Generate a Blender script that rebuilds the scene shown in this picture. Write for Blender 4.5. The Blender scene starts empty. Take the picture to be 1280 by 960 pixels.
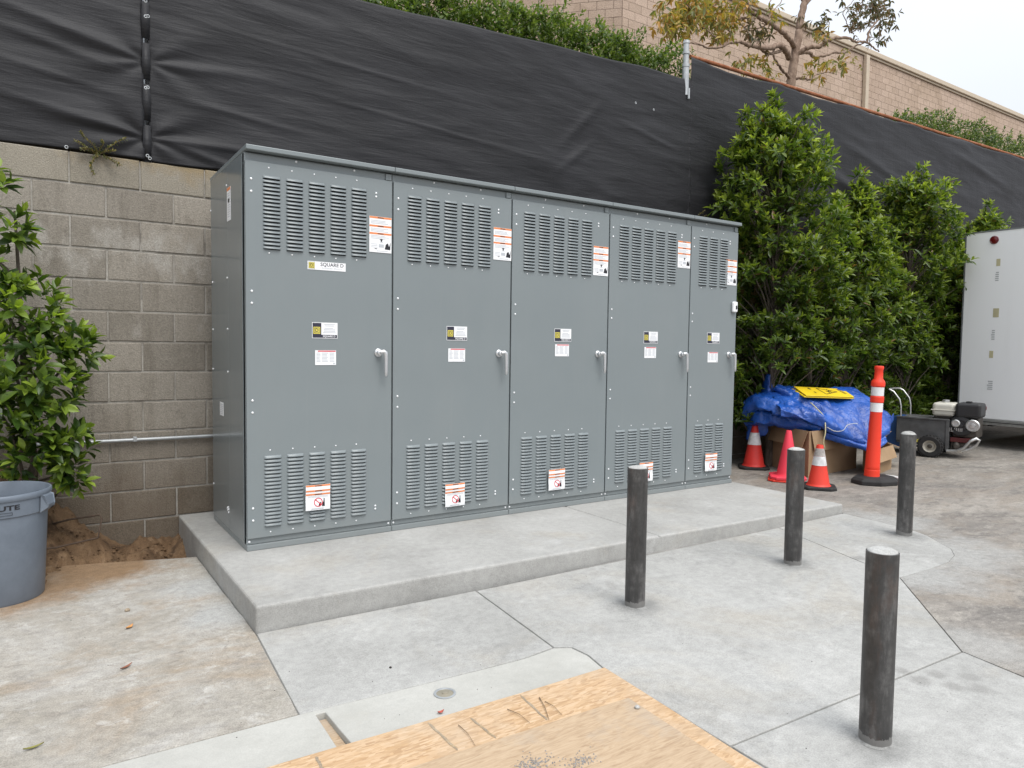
import bpy, bmesh, math, random
import numpy as np
from mathutils import Vector, Matrix, noise
random.seed(7); RNG = np.random.default_rng(11)
scene = bpy.context.scene
COL = scene.collection
R = math.radians

# ------------------------------------------------------------------ camera
CAM_POS = np.array([-1.02926, -4.30561, 1.22339])
CAM_R = np.array([[0.83194, -0.55471, 0.01311], [0.01871, 0.05166, 0.99849], [0.55455, 0.83044, -0.05335]])
FPX = 901.73
cam_data = bpy.data.cameras.new('camera')
cam = bpy.data.objects.new('camera', cam_data); COL.objects.link(cam)
cam_data.sensor_fit = 'HORIZONTAL'; cam_data.sensor_width = 36.0; cam_data.lens = FPX / 1280 * 36.0
cam_data.clip_start = 0.05; cam_data.clip_end = 2000
r_, u_, f_ = [Vector(v).normalized() for v in CAM_R]
cam.matrix_world = Matrix(((r_.x, u_.x, -f_.x, CAM_POS[0]), (r_.y, u_.y, -f_.y, CAM_POS[1]),
                           (r_.z, u_.z, -f_.z, CAM_POS[2]), (0, 0, 0, 1)))
scene.camera = cam

# ------------------------------------------------------------------ sky, sun, exposure
SUN_EL, SUN_AZ = 58.0, 176.0          # azimuth measured clockwise from +Y
world = bpy.data.worlds.new('World'); scene.world = world; world.use_nodes = True
wt = world.node_tree; wt.nodes.clear()
wo = wt.nodes.new('ShaderNodeOutputWorld'); wb = wt.nodes.new('ShaderNodeBackground')
sky = wt.nodes.new('ShaderNodeTexSky'); sky.sky_type = 'NISHITA'; sky.sun_disc = False
sky.sun_elevation = R(SUN_EL); sky.sun_rotation = R(SUN_AZ); sky.air_density = 1.0; sky.dust_density = 4.0; sky.ozone_density = 1.0
hs = wt.nodes.new('ShaderNodeHueSaturation'); hs.inputs['Saturation'].default_value = 0.35
mx = wt.nodes.new('ShaderNodeMix'); mx.data_type = 'RGBA'; mx.inputs[0].default_value = 0.72
cn = wt.nodes.new('ShaderNodeTexNoise'); cn.inputs['Scale'].default_value = 2.2; cn.inputs['Detail'].default_value = 4
cr = wt.nodes.new('ShaderNodeValToRGB')
cr.color_ramp.elements[0].position = 0.3; cr.color_ramp.elements[0].color = (0.86, 0.89, 0.94, 1)
cr.color_ramp.elements[1].position = 0.7; cr.color_ramp.elements[1].color = (1, 1, 1, 1)
cm = wt.nodes.new('ShaderNodeMix'); cm.data_type = 'RGBA'; cm.blend_type = 'MULTIPLY'; cm.inputs[0].default_value = 1
cm.inputs[7].default_value = (9.2, 9.5, 10.0, 1)
wt.links.new(sky.outputs[0], hs.inputs['Color']); wt.links.new(hs.outputs[0], mx.inputs[6])
wt.links.new(cn.outputs['Fac'], cr.inputs[0]); wt.links.new(cr.outputs[0], cm.inputs[6]); wt.links.new(cm.outputs[2], mx.inputs[7])
tc_ = wt.nodes.new('ShaderNodeTexCoord'); sx_ = wt.nodes.new('ShaderNodeSeparateXYZ'); wt.links.new(tc_.outputs['Generated'], sx_.inputs[0])
mr_ = wt.nodes.new('ShaderNodeMapRange'); wt.links.new(sx_.outputs[2], mr_.inputs[0])
for i_, v_ in ((1, 0.0), (2, 1.0), (3, 0.62), (4, 1.5)): mr_.inputs[i_].default_value = v_
om_ = wt.nodes.new('ShaderNodeMix'); om_.data_type = 'RGBA'; om_.blend_type = 'MULTIPLY'; om_.inputs[0].default_value = 1.0
wt.links.new(mx.outputs[2], om_.inputs[6]); wt.links.new(mr_.outputs[0], om_.inputs[7])
wt.links.new(om_.outputs[2], wb.inputs['Color']); wb.inputs['Strength'].default_value = 0.1
wt.links.new(wb.outputs[0], wo.inputs[0])
sun_d = bpy.data.lights.new('sun', 'SUN'); sun_d.energy = 1.4; sun_d.angle = R(35); sun_d.color = (1, 0.97, 0.92)
sun = bpy.data.objects.new('sun', sun_d); COL.objects.link(sun)
sd = Vector((math.sin(R(SUN_AZ)) * math.cos(R(SUN_EL)), math.cos(R(SUN_AZ)) * math.cos(R(SUN_EL)), math.sin(R(SUN_EL))))
sun.rotation_euler = sd.to_track_quat('Z', 'Y').to_euler()
vs = scene.view_settings; vs.view_transform = 'Standard'; vs.look = 'None'; vs.exposure = 0.62; vs.gamma = 1; vs.use_curve_mapping = False

# ------------------------------------------------------------------ pixel helpers (photo 1280x960)
def ray(px, py):
    d = np.array([(px - 640) / FPX, -(py - 480) / FPX, 1.0]); return d @ CAM_R
def at_y(px, py, y):
    d = ray(px, py); return CAM_POS + d * (y - CAM_POS[1]) / d[1]
def at_x(px, py, x):
    d = ray(px, py); return CAM_POS + d * (x - CAM_POS[0]) / d[0]
def G(x):                                   # the yard falls gently towards -x
    return -0.125 + 0.012 * max(-12.0, min(25.0, x))
def at_g(px, py, lift=0.0):
    d = ray(px, py); t = (-0.125 + lift + 0.012 * CAM_POS[0] - CAM_POS[2]) / (d[2] - 0.012 * d[0]); return CAM_POS + t * d

# ------------------------------------------------------------------ node helpers
class NT:
    def __init__(s, name):
        s.m = bpy.data.materials.new(name); s.m.use_nodes = True; s.t = s.m.node_tree; s.t.nodes.clear()
        s.out = s.t.nodes.new('ShaderNodeOutputMaterial'); s.b = s.n('ShaderNodeBsdfPrincipled'); s.l(s.b.outputs[0], s.out.inputs[0])
    def n(s, typ, **k):
        nd = s.t.nodes.new(typ)
        for a, v in k.items(): setattr(nd, a, v)
        return nd
    def l(s, a, b): s.t.links.new(a, b)
    def pos(s, kind='pos', scale=(1, 1, 1), rot=(0, 0, 0), loc=(0, 0, 0)):
        if kind == 'pos': o = s.n('ShaderNodeNewGeometry').outputs['Position']
        else: o = s.n('ShaderNodeTexCoord').outputs['Object']
        mp = s.n('ShaderNodeMapping'); mp.inputs['Scale'].default_value = scale; mp.inputs['Rotation'].default_value = rot; mp.inputs['Location'].default_value = loc
        s.l(o, mp.inputs[0]); return mp.outputs[0]
    def noise(s, vec, scale, detail=4, rough=0.55, dist=0):
        nd = s.n('ShaderNodeTexNoise'); nd.inputs['Scale'].default_value = scale; nd.inputs['Detail'].default_value = detail
        nd.inputs['Roughness'].default_value = rough; nd.inputs['Distortion'].default_value = dist
        s.l(vec, nd.inputs['Vector']); return nd.outputs['Fac']
    def ramp(s, fac, stops):
        nd = s.n('ShaderNodeValToRGB'); e = nd.color_ramp.elements
        while len(e) < len(stops): e.new(0.5)
        for el, (p, c) in zip(e, stops):
            el.position = p; el.color = (c, c, c, 1) if isinstance(c, (int, float)) else (*c, 1)
        s.l(fac, nd.inputs[0]); return nd.outputs[0]
    def mix(s, fac, a, b, blend='MIX'):
        nd = s.n('ShaderNodeMix'); nd.data_type = 'RGBA'; nd.blend_type = blend
        for i, v in ((0, fac), (6, a), (7, b)):
            if isinstance(v, (int, float)): nd.inputs[i].default_value = v if i == 0 else (v, v, v, 1)
            elif isinstance(v, tuple): nd.inputs[i].default_value = (*v, 1)
            else: s.l(v, nd.inputs[i])
        return nd.outputs[2]
    def math(s, op, a, b=0.0):
        nd = s.n('ShaderNodeMath'); nd.operation = op
        for i, v in ((0, a), (1, b)):
            if isinstance(v, (int, float)): nd.inputs[i].default_value = v
            else: s.l(v, nd.inputs[i])
        return nd.outputs[0]
    def sep(s, vec):
        nd = s.n('ShaderNodeSeparateXYZ'); s.l(vec, nd.inputs[0]); return nd.outputs
    def bump(s, h, strength=0.3, dist=0.01, prev=None):
        nd = s.n('ShaderNodeBump'); nd.inputs['Strength'].default_value = strength; nd.inputs['Distance'].default_value = dist
        s.l(h, nd.inputs['Height'])
        if prev is not None: s.l(prev, nd.inputs['Normal'])
        s.l(nd.outputs[0], s.b.inputs['Normal']); return nd.outputs[0]
    def set(s, color=None, rough=None, metal=None, spec=None, **k):
        for key, v in (('Base Color', color), ('Roughness', rough), ('Metallic', metal), ('Specular IOR Level', spec)):
            if v is None: continue
            if isinstance(v, tuple): s.b.inputs[key].default_value = (*v, 1)
            elif isinstance(v, (int, float)): s.b.inputs[key].default_value = v
            else: s.l(v, s.b.inputs[key])
        return s.m

def simple(name, color, rough=0.5, metal=0.0, spec=0.5, var=0.12, scale=8.0, bump=0.0, bscale=60.0):
    t = NT(name); v = t.pos('obj')
    n = t.noise(v, scale, 5)
    c = t.mix(t.ramp(n, [(0.3, 0.0), (0.7, 1.0)]), tuple(x * (1 - var) for x in color), tuple(min(1, x * (1 + var)) for x in color))
    rg = t.math('ADD', t.math('MULTIPLY', n, 0.16), rough - 0.08)
    if bump: t.bump(t.noise(v, bscale, 3), bump, 0.004)
    return t.set(c, rg, metal, spec)

def concrete(name, c1, c2, stains, grain=0.22, big=1.3, bump=0.25, streak=0.0, seed=0.0, rough=0.85, pits=0.0, round_patches=()):
    t = NT(name); v = t.pos('pos', loc=(seed, seed * 0.7, 0))
    n1 = t.noise(v, big, 8, 0.62, 0.4)
    c = t.mix(t.ramp(n1, [(0.32, 0), (0.68, 1)]), c1, c2)
    for i, (sc, lo, hi, colr, amt) in enumerate(stains):
        vv = t.pos('pos', loc=(seed + 3.7 * (i + 1), 1.9 * i, 0.3 * i))
        if streak: vv = t.pos('pos', scale=(1, 1 + streak, 1), rot=(0, 0, 0.35), loc=(seed + 3.7 * (i + 1), 1.9 * i, 0.3 * i))
        m = t.ramp(t.noise(vv, sc, 7, 0.66, 0.6), [(lo, 0), (hi, amt)])
        c = t.mix(m, c, colr)
    sl_n = t.math('MULTIPLY', t.math('SUBTRACT', t.noise(v, 4.5, 8, 0.7), 0.5), 1.6) if round_patches else None
    for (sx_, sy_, sr_, scol) in round_patches:          # noisy round patches: spilled cement wash, soil, dark smudges, darker bollard surrounds
        P_ = t.n('ShaderNodeNewGeometry').outputs['Position']; dn = t.n('ShaderNodeVectorMath'); dn.operation = 'DISTANCE'
        t.l(P_, dn.inputs[0]); dn.inputs[1].default_value = (sx_, sy_, -0.125 + 0.012 * sx_)
        q_ = t.math('ADD', t.math('DIVIDE', dn.outputs['Value'], sr_), sl_n)
        c = t.mix(t.ramp(q_, [(0.40, 0.95), (1.0, 0.0)]), c, scol)
    fine = t.noise(v, 190, 3, 0.7); mid = t.noise(v, 24, 6, 0.7)
    c = t.mix(1.0, c, t.ramp(fine, [(0.25, 1 - grain), (0.75, 1 + grain * 0.35)]), 'MULTIPLY')
    c = t.mix(1.0, c, t.ramp(mid, [(0.3, 1 - grain * 0.7), (0.7, 1.0)]), 'MULTIPLY')
    if pits:
        vo = t.n('ShaderNodeTexVoronoi'); vo.inputs['Scale'].default_value = 26; t.l(v, vo.inputs['Vector'])
        pm = t.ramp(vo.outputs['Distance'], [(0.03, pits), (0.09, 0)]); sel = t.ramp(t.noise(v, 5, 3), [(0.52, 0), (0.62, 1)])
        c = t.mix(t.math('MULTIPLY', pm, sel), c, (0.12, 0.11, 0.1))
    h = t.math('ADD', t.math('MULTIPLY', fine, 0.35), mid)
    t.bump(h, bump, 0.006)
    return t.set(c, t.math('ADD', t.math('MULTIPLY', n1, 0.2), rough - 0.12), 0, 0.3)

M = {}
M['pad'] = concrete('pad_concrete', (0.375, 0.37, 0.35), (0.495, 0.49, 0.468), [(1.6, 0.55, 0.7, (0.42, 0.37, 0.29), 0.35), (3.0, 0.58, 0.75, (0.58, 0.58, 0.57), 0.6), (2.5, 0.55, 0.7, (0.30, 0.295, 0.28), 0.4)], 0.28, 1.5, 0.25, pits=0.5)
NEW_PATCHES = [(*at_g(px_, py_)[:2], r_s_, (0.335, 0.33, 0.312)) for px_, py_, r_s_ in ((1128, 838, .05), (1150, 850, .055), (1172, 843, .05), (1192, 858, .05), (1226, 862, .06), (1212, 846, .04), (1075, 698, .07))] + [(1.54, -1.63, 0.17, (0.30, 0.30, 0.288)), (2.83, -1.65, 0.16, (0.30, 0.30, 0.288)), (4.07, -1.67, 0.16, (0.30, 0.30, 0.288)), (1.35, -3.01, 0.16, (0.30, 0.30, 0.288))]  # darker round patches, scattered and about each bollard foot
M['new'] = concrete('new_concrete', (0.375, 0.372, 0.352), (0.50, 0.497, 0.475), [(1.1, 0.52, 0.72, (0.44, 0.395, 0.32), 0.5), (2.2, 0.54, 0.70, (0.30, 0.30, 0.288), 0.5), (5.0, 0.56, 0.70, (0.56, 0.555, 0.535), 0.6)], 0.32, 1.0, 0.30, seed=4.0, pits=0.6, round_patches=NEW_PATCHES)
M['band'] = concrete('fill_concrete', (0.40, 0.395, 0.362), (0.50, 0.495, 0.46), [(2.0, 0.55, 0.7, (0.40, 0.38, 0.33), 0.5), (6, 0.6, 0.7, (0.37, 0.37, 0.35), 0.35)], 0.14, 1.6, 0.2, seed=9.0)
M['oldl'] = concrete('old_concrete', (0.39, 0.36, 0.305), (0.51, 0.48, 0.43), [(1.9, 0.48, 0.60, (0.55, 0.53, 0.49), 0.7), (1.3, 0.52, 0.66, (0.40, 0.31, 0.215), 0.6), (2.4, 0.57, 0.70, (0.25, 0.235, 0.225), 0.55), (9, 0.56, 0.66, (0.62, 0.60, 0.56), 0.6), (15, 0.58, 0.68, (0.27, 0.24, 0.21), 0.5)], 0.42, 1.1, 0.7, streak=0.25, seed=13.0, pits=0.5, round_patches=[(-0.75, 0.62, 0.55, (0.34, 0.22, 0.125)), (-1.05, 0.30, 0.40, (0.34, 0.23, 0.14)), (-0.22, -0.1, 0.28, (0.50, 0.50, 0.48)), (-0.25, -0.6, 0.22, (0.50, 0.50, 0.48))])
M['oldr'] = concrete('weathered_concrete', (0.25, 0.228, 0.202), (0.37, 0.342, 0.305), [(0.55, 0.50, 0.66, (0.185, 0.174, 0.164), 0.6), (1.3, 0.47, 0.62, (0.45, 0.415, 0.365), 0.65), (2.1, 0.53, 0.66, (0.15, 0.138, 0.128), 0.55), (6, 0.53, 0.65, (0.49, 0.455, 0.40), 0.55), (10, 0.56, 0.66, (0.17, 0.152, 0.138), 0.5), (28, 0.56, 0.64, (0.48, 0.45, 0.41), 0.4), (1.9, 0.50, 0.62, (0.335, 0.29, 0.24), 0.6), (3.6, 0.56, 0.66, (0.12, 0.11, 0.104), 0.5)], 0.42, 0.8, 0.7, streak=0.8, seed=21.0, pits=0.5, round_patches=[(3.9, -2.0, 0.55, (0.435, 0.43, 0.408)), (3.3, -2.2, 0.38, (0.435, 0.43, 0.408)), (4.3, -1.4, 0.48, (0.435, 0.43, 0.408)), (2.5, -2.85, 0.28, (0.42, 0.41, 0.385))])
M['soil'] = concrete('soil', (0.15, 0.088, 0.046), (0.29, 0.185, 0.105), [(5, 0.52, 0.64, (0.075, 0.046, 0.028), 0.8), (12, 0.56, 0.68, (0.36, 0.245, 0.15), 0.8)], 0.5, 3, 1.0, seed=31.0, rough=0.95)
M['upper'] = concrete('bank_soil', (0.10, 0.08, 0.05), (0.16, 0.13, 0.09), [], 0.4, 2, 0.8)

def cab_paint(name, ca, cb, r0, bumpd):
    t = NT(name); v = t.pos('pos')
    c = t.mix(t.noise(v, 1.1, 3), ca, cb)
    dust = t.ramp(t.noise(t.pos('pos', scale=(1, 1, 0.3)), 2.5, 7, 0.68), [(0.45, 0), (0.8, 0.22)])
    c = t.mix(dust, c, (0.25, 0.265, 0.262))
    run = t.ramp(t.noise(t.pos('pos', scale=(9, 9, 0.35), loc=(3, 0, 0)), 3.0, 5, 0.6), [(0.60, 0), (0.75, 0.16)])
    c = t.mix(run, c, (0.27, 0.28, 0.275))
    low = t.ramp(t.math('ADD', t.math('MULTIPLY', t.sep(v)[2], -1.6), t.math('MULTIPLY', t.noise(v, 7, 6, 0.7), 0.6)), [(0.0, 0), (0.5, 0.35)])
    c = t.mix(low, c, (0.29, 0.285, 0.265))
    warp = t.bump(t.noise(v, 1.7, 2), 0.10, bumpd)
    t.bump(t.noise(v, 420, 2), 0.03, 0.001, warp)
    return t.set(c, t.math('ADD', t.math('MULTIPLY', t.noise(v, 3, 6, 0.65), 0.22), r0), 0.0, 0.5)
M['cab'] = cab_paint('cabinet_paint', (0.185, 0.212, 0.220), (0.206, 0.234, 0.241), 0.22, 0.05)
M['side'] = cab_paint('cabinet_paint_shaded', (0.160, 0.183, 0.190), (0.180, 0.203, 0.209), 0.07, 0.03)  # same paint, darker: the shade on the sides is put into the colour
M['chrome'] = simple('handle_metal', (0.62, 0.63, 0.64), 0.35, 0.75, 0.5, 0.05)
M['bolt'] = simple('bolt_zinc', (0.85, 0.86, 0.87), 0.35, 0.35, 0.6, 0.05)
M['white'] = simple('label_white', (0.82, 0.83, 0.84), 0.35, 0, 0.5, 0.02)
M['orange_ink'] = simple('label_orange', (0.75, 0.24, 0.08), 0.4, 0, 0.4, 0.03)
M['red_ink'] = simple('label_red', (0.62, 0.06, 0.08), 0.4, 0, 0.4, 0.03)
M['black_ink'] = simple('label_black', (0.018, 0.018, 0.022), 0.4, 0, 0.4, 0.03)
M['navy_ink'] = simple('label_navy', (0.03, 0.03, 0.05), 0.4, 0, 0.4, 0.03)
M['grey_ink'] = simple('label_grey', (0.48, 0.50, 0.53), 0.4, 0, 0.4, 0.03)
M['yellow_ink'] = simple('label_yellow', (0.70, 0.60, 0.10), 0.4, 0, 0.4, 0.03)
M['rubber'] = simple('black_rubber', (0.028, 0.027, 0.027), 0.7, 0, 0.3, 0.3, 12, 0.3)

def cmu(name, obj_random):
    t = NT(name); v = t.pos('pos')
    P = t.sep(v)
    if obj_random: rnd = t.n('ShaderNodeObjectInfo').outputs['Random']
    else:
        vo = t.n('ShaderNodeTexVoronoi'); vo.inputs['Scale'].default_value = 2.6; t.l(v, vo.inputs['Vector']); rnd = t.sep(vo.outputs['Color'])[0]
    c = t.mix(rnd, (0.225, 0.202, 0.168), (0.350, 0.318, 0.270))
    c = t.mix(t.ramp(t.noise(v, 2.2, 7, 0.65), [(0.35, 0), (0.7, 0.55)]), c, (0.36, 0.33, 0.285))
    c = t.mix(t.ramp(t.noise(t.pos('pos', scale=(5, 1, 0.6), loc=(2, 0, 5)), 1.6, 7, 0.7), [(0.52, 0), (0.72, 0.55)]), c, (0.135, 0.115, 0.092))
    c = t.mix(t.ramp(t.noise(t.pos('pos', loc=(8, 0, 2)), 7, 8, 0.75), [(0.56, 0), (0.68, 0.5)]), c, (0.15, 0.13, 0.105))
    # pale efflorescence, more of it around one mid height band
    band = t.math('SUBTRACT', 1.0, t.math('MULTIPLY', t.math('ABSOLUTE', t.math('SUBTRACT', P[2], 1.78)), 3.0))
    eff = t.math('ADD', t.math('MULTIPLY', t.math('MAXIMUM', band, 0.0), 0.13), t.noise(t.pos('pos', scale=(1, 1, 0.6), loc=(5, 2, 1)), 4.5, 8, 0.7))
    c = t.mix(t.ramp(eff, [(0.60, 0), (0.78, 0.75)]), c, (0.46, 0.44, 0.40))
    # soil staining on the lower courses
    low = t.math('ADD', t.math('MULTIPLY', t.math('SUBTRACT', 0.72, P[2]), 0.9), t.math('MULTIPLY', t.noise(v, 3.5, 7, 0.7), 0.75))
    c = t.mix(t.ramp(low, [(0.35, 0), (0.95, 0.60)]), c, (0.13, 0.092, 0.058))
    # ochre lichen along the coping
    top = t.math('ADD', t.math('MULTIPLY', t.math('SUBTRACT', P[2], 2.26), 1.6), t.math('MULTIPLY', t.math('ADD', P[0], 0.95), 0.22))
    li = t.math('ADD', top, t.math('MULTIPLY', t.noise(v, 9, 8, 0.72), 0.62))
    c = t.mix(t.ramp(li, [(0.56, 0), (0.80, 0.8)]), c, (0.30, 0.19, 0.055))
    ct = t.ramp(t.math('SUBTRACT', P[2], 2.225), [(0.0, 0), (0.01, 0.45)])
    c = t.mix(ct, c, (0.33, 0.30, 0.235))
    fine = t.noise(v, 130, 4, 0.75)
    c = t.mix(1.0, c, t.ramp(fine, [(0.28, 0.58), (0.72, 1.16)]), 'MULTIPLY')
    vor = t.n('ShaderNodeTexVoronoi'); vor.inputs['Scale'].default_value = 110; t.l(v, vor.inputs['Vector'])
    h = t.math('ADD', t.math('MULTIPLY', fine, 1.0), t.math('MULTIPLY', vor.outputs['Distance'], 0.5))
    t.bump(h, 0.6, 0.005)
    return t.set(c, 0.92, 0, 0.2)
M['cmu'] = cmu('concrete_block', True); M['cmu_far'] = cmu('concrete_block_far', False)
M['mortar'] = concrete('mortar', (0.34, 0.315, 0.275), (0.48, 0.455, 0.41), [(5, 0.5, 0.65, (0.20, 0.18, 0.155), 0.8)], 0.35, 3, 0.5, seed=3)
def split_face(name, obj_random):
    t = NT(name); v = t.pos('pos')
    if obj_random: rnd = t.n('ShaderNodeObjectInfo').outputs['Random']
    else:
        vo = t.n('ShaderNodeTexVoronoi'); vo.inputs['Scale'].default_value = 2.2; t.l(v, vo.inputs['Vector']); rnd = t.sep(vo.outputs['Color'])[0]
    c = t.mix(rnd, (0.42, 0.318, 0.24), (0.52, 0.40, 0.312))
    c = t.mix(t.ramp(t.noise(v, 0.5, 5), [(0.4, 0), (0.7, 0.4)]), c, (0.54, 0.42, 0.35))
    c = t.mix(1.0, c, t.ramp(t.noise(v, 40, 4, 0.7), [(0.3, 0.8), (0.7, 1.1)]), 'MULTIPLY')
    t.bump(t.noise(v, 30, 5, 0.7), 0.7, 0.02)
    return t.set(c, 0.9, 0, 0.2)
M['bblock'] = split_face('tan_block', True); M['bblock_far'] = split_face('tan_block_far', False)
M['bmortar'] = simple('tan_mortar', (0.20, 0.145, 0.115), 0.95, 0, 0.2, 0.15)
M['trim'] = simple('cream_trim', (0.52, 0.44, 0.34), 0.6, 0, 0.3, 0.06)

def fabric_mat():
    t = NT('black_windscreen'); v = t.pos('pos')
    w1 = t.n('ShaderNodeTexWave'); w1.inputs['Scale'].default_value = 90; w1.bands_direction = 'X'; w1.inputs['Distortion'].default_value = 1.5; t.l(v, w1.inputs['Vector'])
    w2 = t.n('ShaderNodeTexWave'); w2.inputs['Scale'].default_value = 90; w2.bands_direction = 'Z'; w2.inputs['Distortion'].default_value = 1.5; t.l(v, w2.inputs['Vector'])
    n = t.noise(t.pos('pos', scale=(1, 1, 2.2)), 1.4, 6, 0.6)
    c = t.mix(t.ramp(n, [(0.3, 0), (0.72, 1)]), (0.0055, 0.0055, 0.0070), (0.0108, 0.0108, 0.0133))
    yarn = t.noise(t.pos('pos', scale=(26, 1, 0.5)), 3.0, 4, 0.6); yarn2 = t.noise(t.pos('pos', scale=(0.5, 1, 26)), 3.0, 4, 0.6)
    c = t.mix(1.0, c, t.ramp(t.math('ADD', yarn, yarn2), [(0.35, 0.72), (0.68, 1.15)]), 'MULTIPLY')
    dust = t.ramp(t.noise(t.pos('pos', loc=(7, 0, 3)), 2.6, 8, 0.72), [(0.55, 0), (0.8, 0.22)])
    c = t.mix(dust, c, (0.030, 0.029, 0.031))
    fold = t.noise(t.pos('pos', scale=(0.45, 1, 3.4), rot=(0, 0.09, 0)), 4.2, 8, 0.62, 0.4)
    b0 = t.bump(fold, 0.30, 0.03)
    b = t.bump(t.noise(t.pos('pos', scale=(5.0, 1, 0.35)), 3.0, 5, 0.6), 0.14, 0.02, b0)
    t.bump(t.math('ADD', w1.outputs['Fac'], w2.outputs['Fac']), 0.10, 0.002, b)
    return t.set(c, 0.58, 0, 0.4)
M['fabric'] = fabric_mat()
M['galv'] = simple('galvanised_steel', (0.42, 0.44, 0.45), 0.5, 0.55, 0.5, 0.15, 14)
def rust():
    t = NT('rusty_pipe'); v = t.pos('pos'); n = t.noise(v, 9, 7, 0.7)
    c = t.ramp(n, [(0.3, (0.16, 0.055, 0.025)), (0.55, (0.30, 0.12, 0.06)), (0.75, (0.38, 0.25, 0.17))])
    t.bump(n, 0.5, 0.01); return t.set(c, 0.9, 0, 0.2)
M['rust'] = rust()
def bollard_mat():
    t = NT('mill_scale_steel'); v = t.pos('obj', scale=(1, 1, 0.22)); P = t.sep(t.pos('obj'))
    n = t.math('ADD', t.math('MULTIPLY', t.noise(v, 17, 8, 0.72), 0.6), t.math('MULTIPLY', t.noise(t.pos('obj', loc=(4, 4, 1)), 11, 8, 0.72), 0.4))
    c = t.ramp(n, [(0.34, (0.019, 0.018, 0.018)), (0.5, (0.056, 0.054, 0.052)), (0.64, (0.155, 0.15, 0.145))])
    rs = t.ramp(t.noise(t.pos('obj', scale=(1, 1, 0.3), loc=(2, 3, 0)), 9, 7, 0.7), [(0.54, 0), (0.68, 0.35)])
    c = t.mix(rs, c, (0.11, 0.058, 0.036))
    sp = t.ramp(t.noise(t.pos('obj', scale=(1, 1, 0.5), loc=(6, 1, 4)), 26, 6, 0.72), [(0.66, 0), (0.76, 0.65)])
    c = t.mix(sp, c, (0.30, 0.29, 0.275))
    e = t.math('ADD', t.math('MULTIPLY', t.noise(t.pos('obj'), 26, 6, 0.7), 0.07), -0.005)
    lowm = t.math('MULTIPLY', t.math('LESS_THAN', P[2], e), 0.75); c = t.mix(lowm, c, (0.22, 0.215, 0.205))
    t.bump(n, 0.3, 0.003)
    return t.set(c, t.math('ADD', t.math('MULTIPLY', n, 0.3), 0.36), 0.15, 0.5)
M['bollard'] = bollard_mat()
M['cement'] = concrete('cement_cap', (0.42, 0.42, 0.40), (0.58, 0.58, 0.56), [(20, 0.55, 0.68, (0.22, 0.21, 0.20), 0.7)], 0.3, 9, 0.6, seed=2)

def leaf_mat(name, trans=0.28, rough=0.38):
    t = NT(name)
    a = t.n('ShaderNodeVertexColor'); a.layer_name = 'leafcol'
    c = t.mix(1.0, a.outputs[0], t.ramp(t.noise(t.pos('pos'), 60, 3), [(0.3, 0.82), (0.7, 1.1)]), 'MULTIPLY')
    t.set(c, rough, 0, 0.45)
    tr = t.n('ShaderNodeBsdfTranslucent'); t.l(t.mix(1.0, c, (1.5, 1.6, 0.7), 'MULTIPLY'), tr.inputs[0])
    ms = t.n('ShaderNodeMixShader'); ms.inputs[0].default_value = trans
    t.l(t.b.outputs[0], ms.inputs[1]); t.l(tr.outputs[0], ms.inputs[2]); t.l(ms.outputs[0], t.out.inputs[0])
    return t.m
M['leaf'] = leaf_mat('glossy_leaf', 0.34, 0.36); M['leaf_dull'] = leaf_mat('dull_leaf', 0.3, 0.55)
def bark(name, a, b, sc=14):
    t = NT(name); n = t.noise(t.pos('pos', scale=(1, 1, 0.35)), sc, 7, 0.7)
    t.bump(n, 0.7, 0.02); return t.set(t.mix(t.ramp(n, [(0.35, 0), (0.65, 1)]), a, b), 0.9, 0, 0.2)
M['bark'] = bark('grey_bark', (0.06, 0.05, 0.04), (0.16, 0.135, 0.11))
M['bark_tan'] = bark('tan_bark', (0.17, 0.115, 0.085), (0.38, 0.28, 0.215))
M['twig'] = simple('twig_brown', (0.22, 0.16, 0.10), 0.9, 0, 0.2, 0.3)

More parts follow.
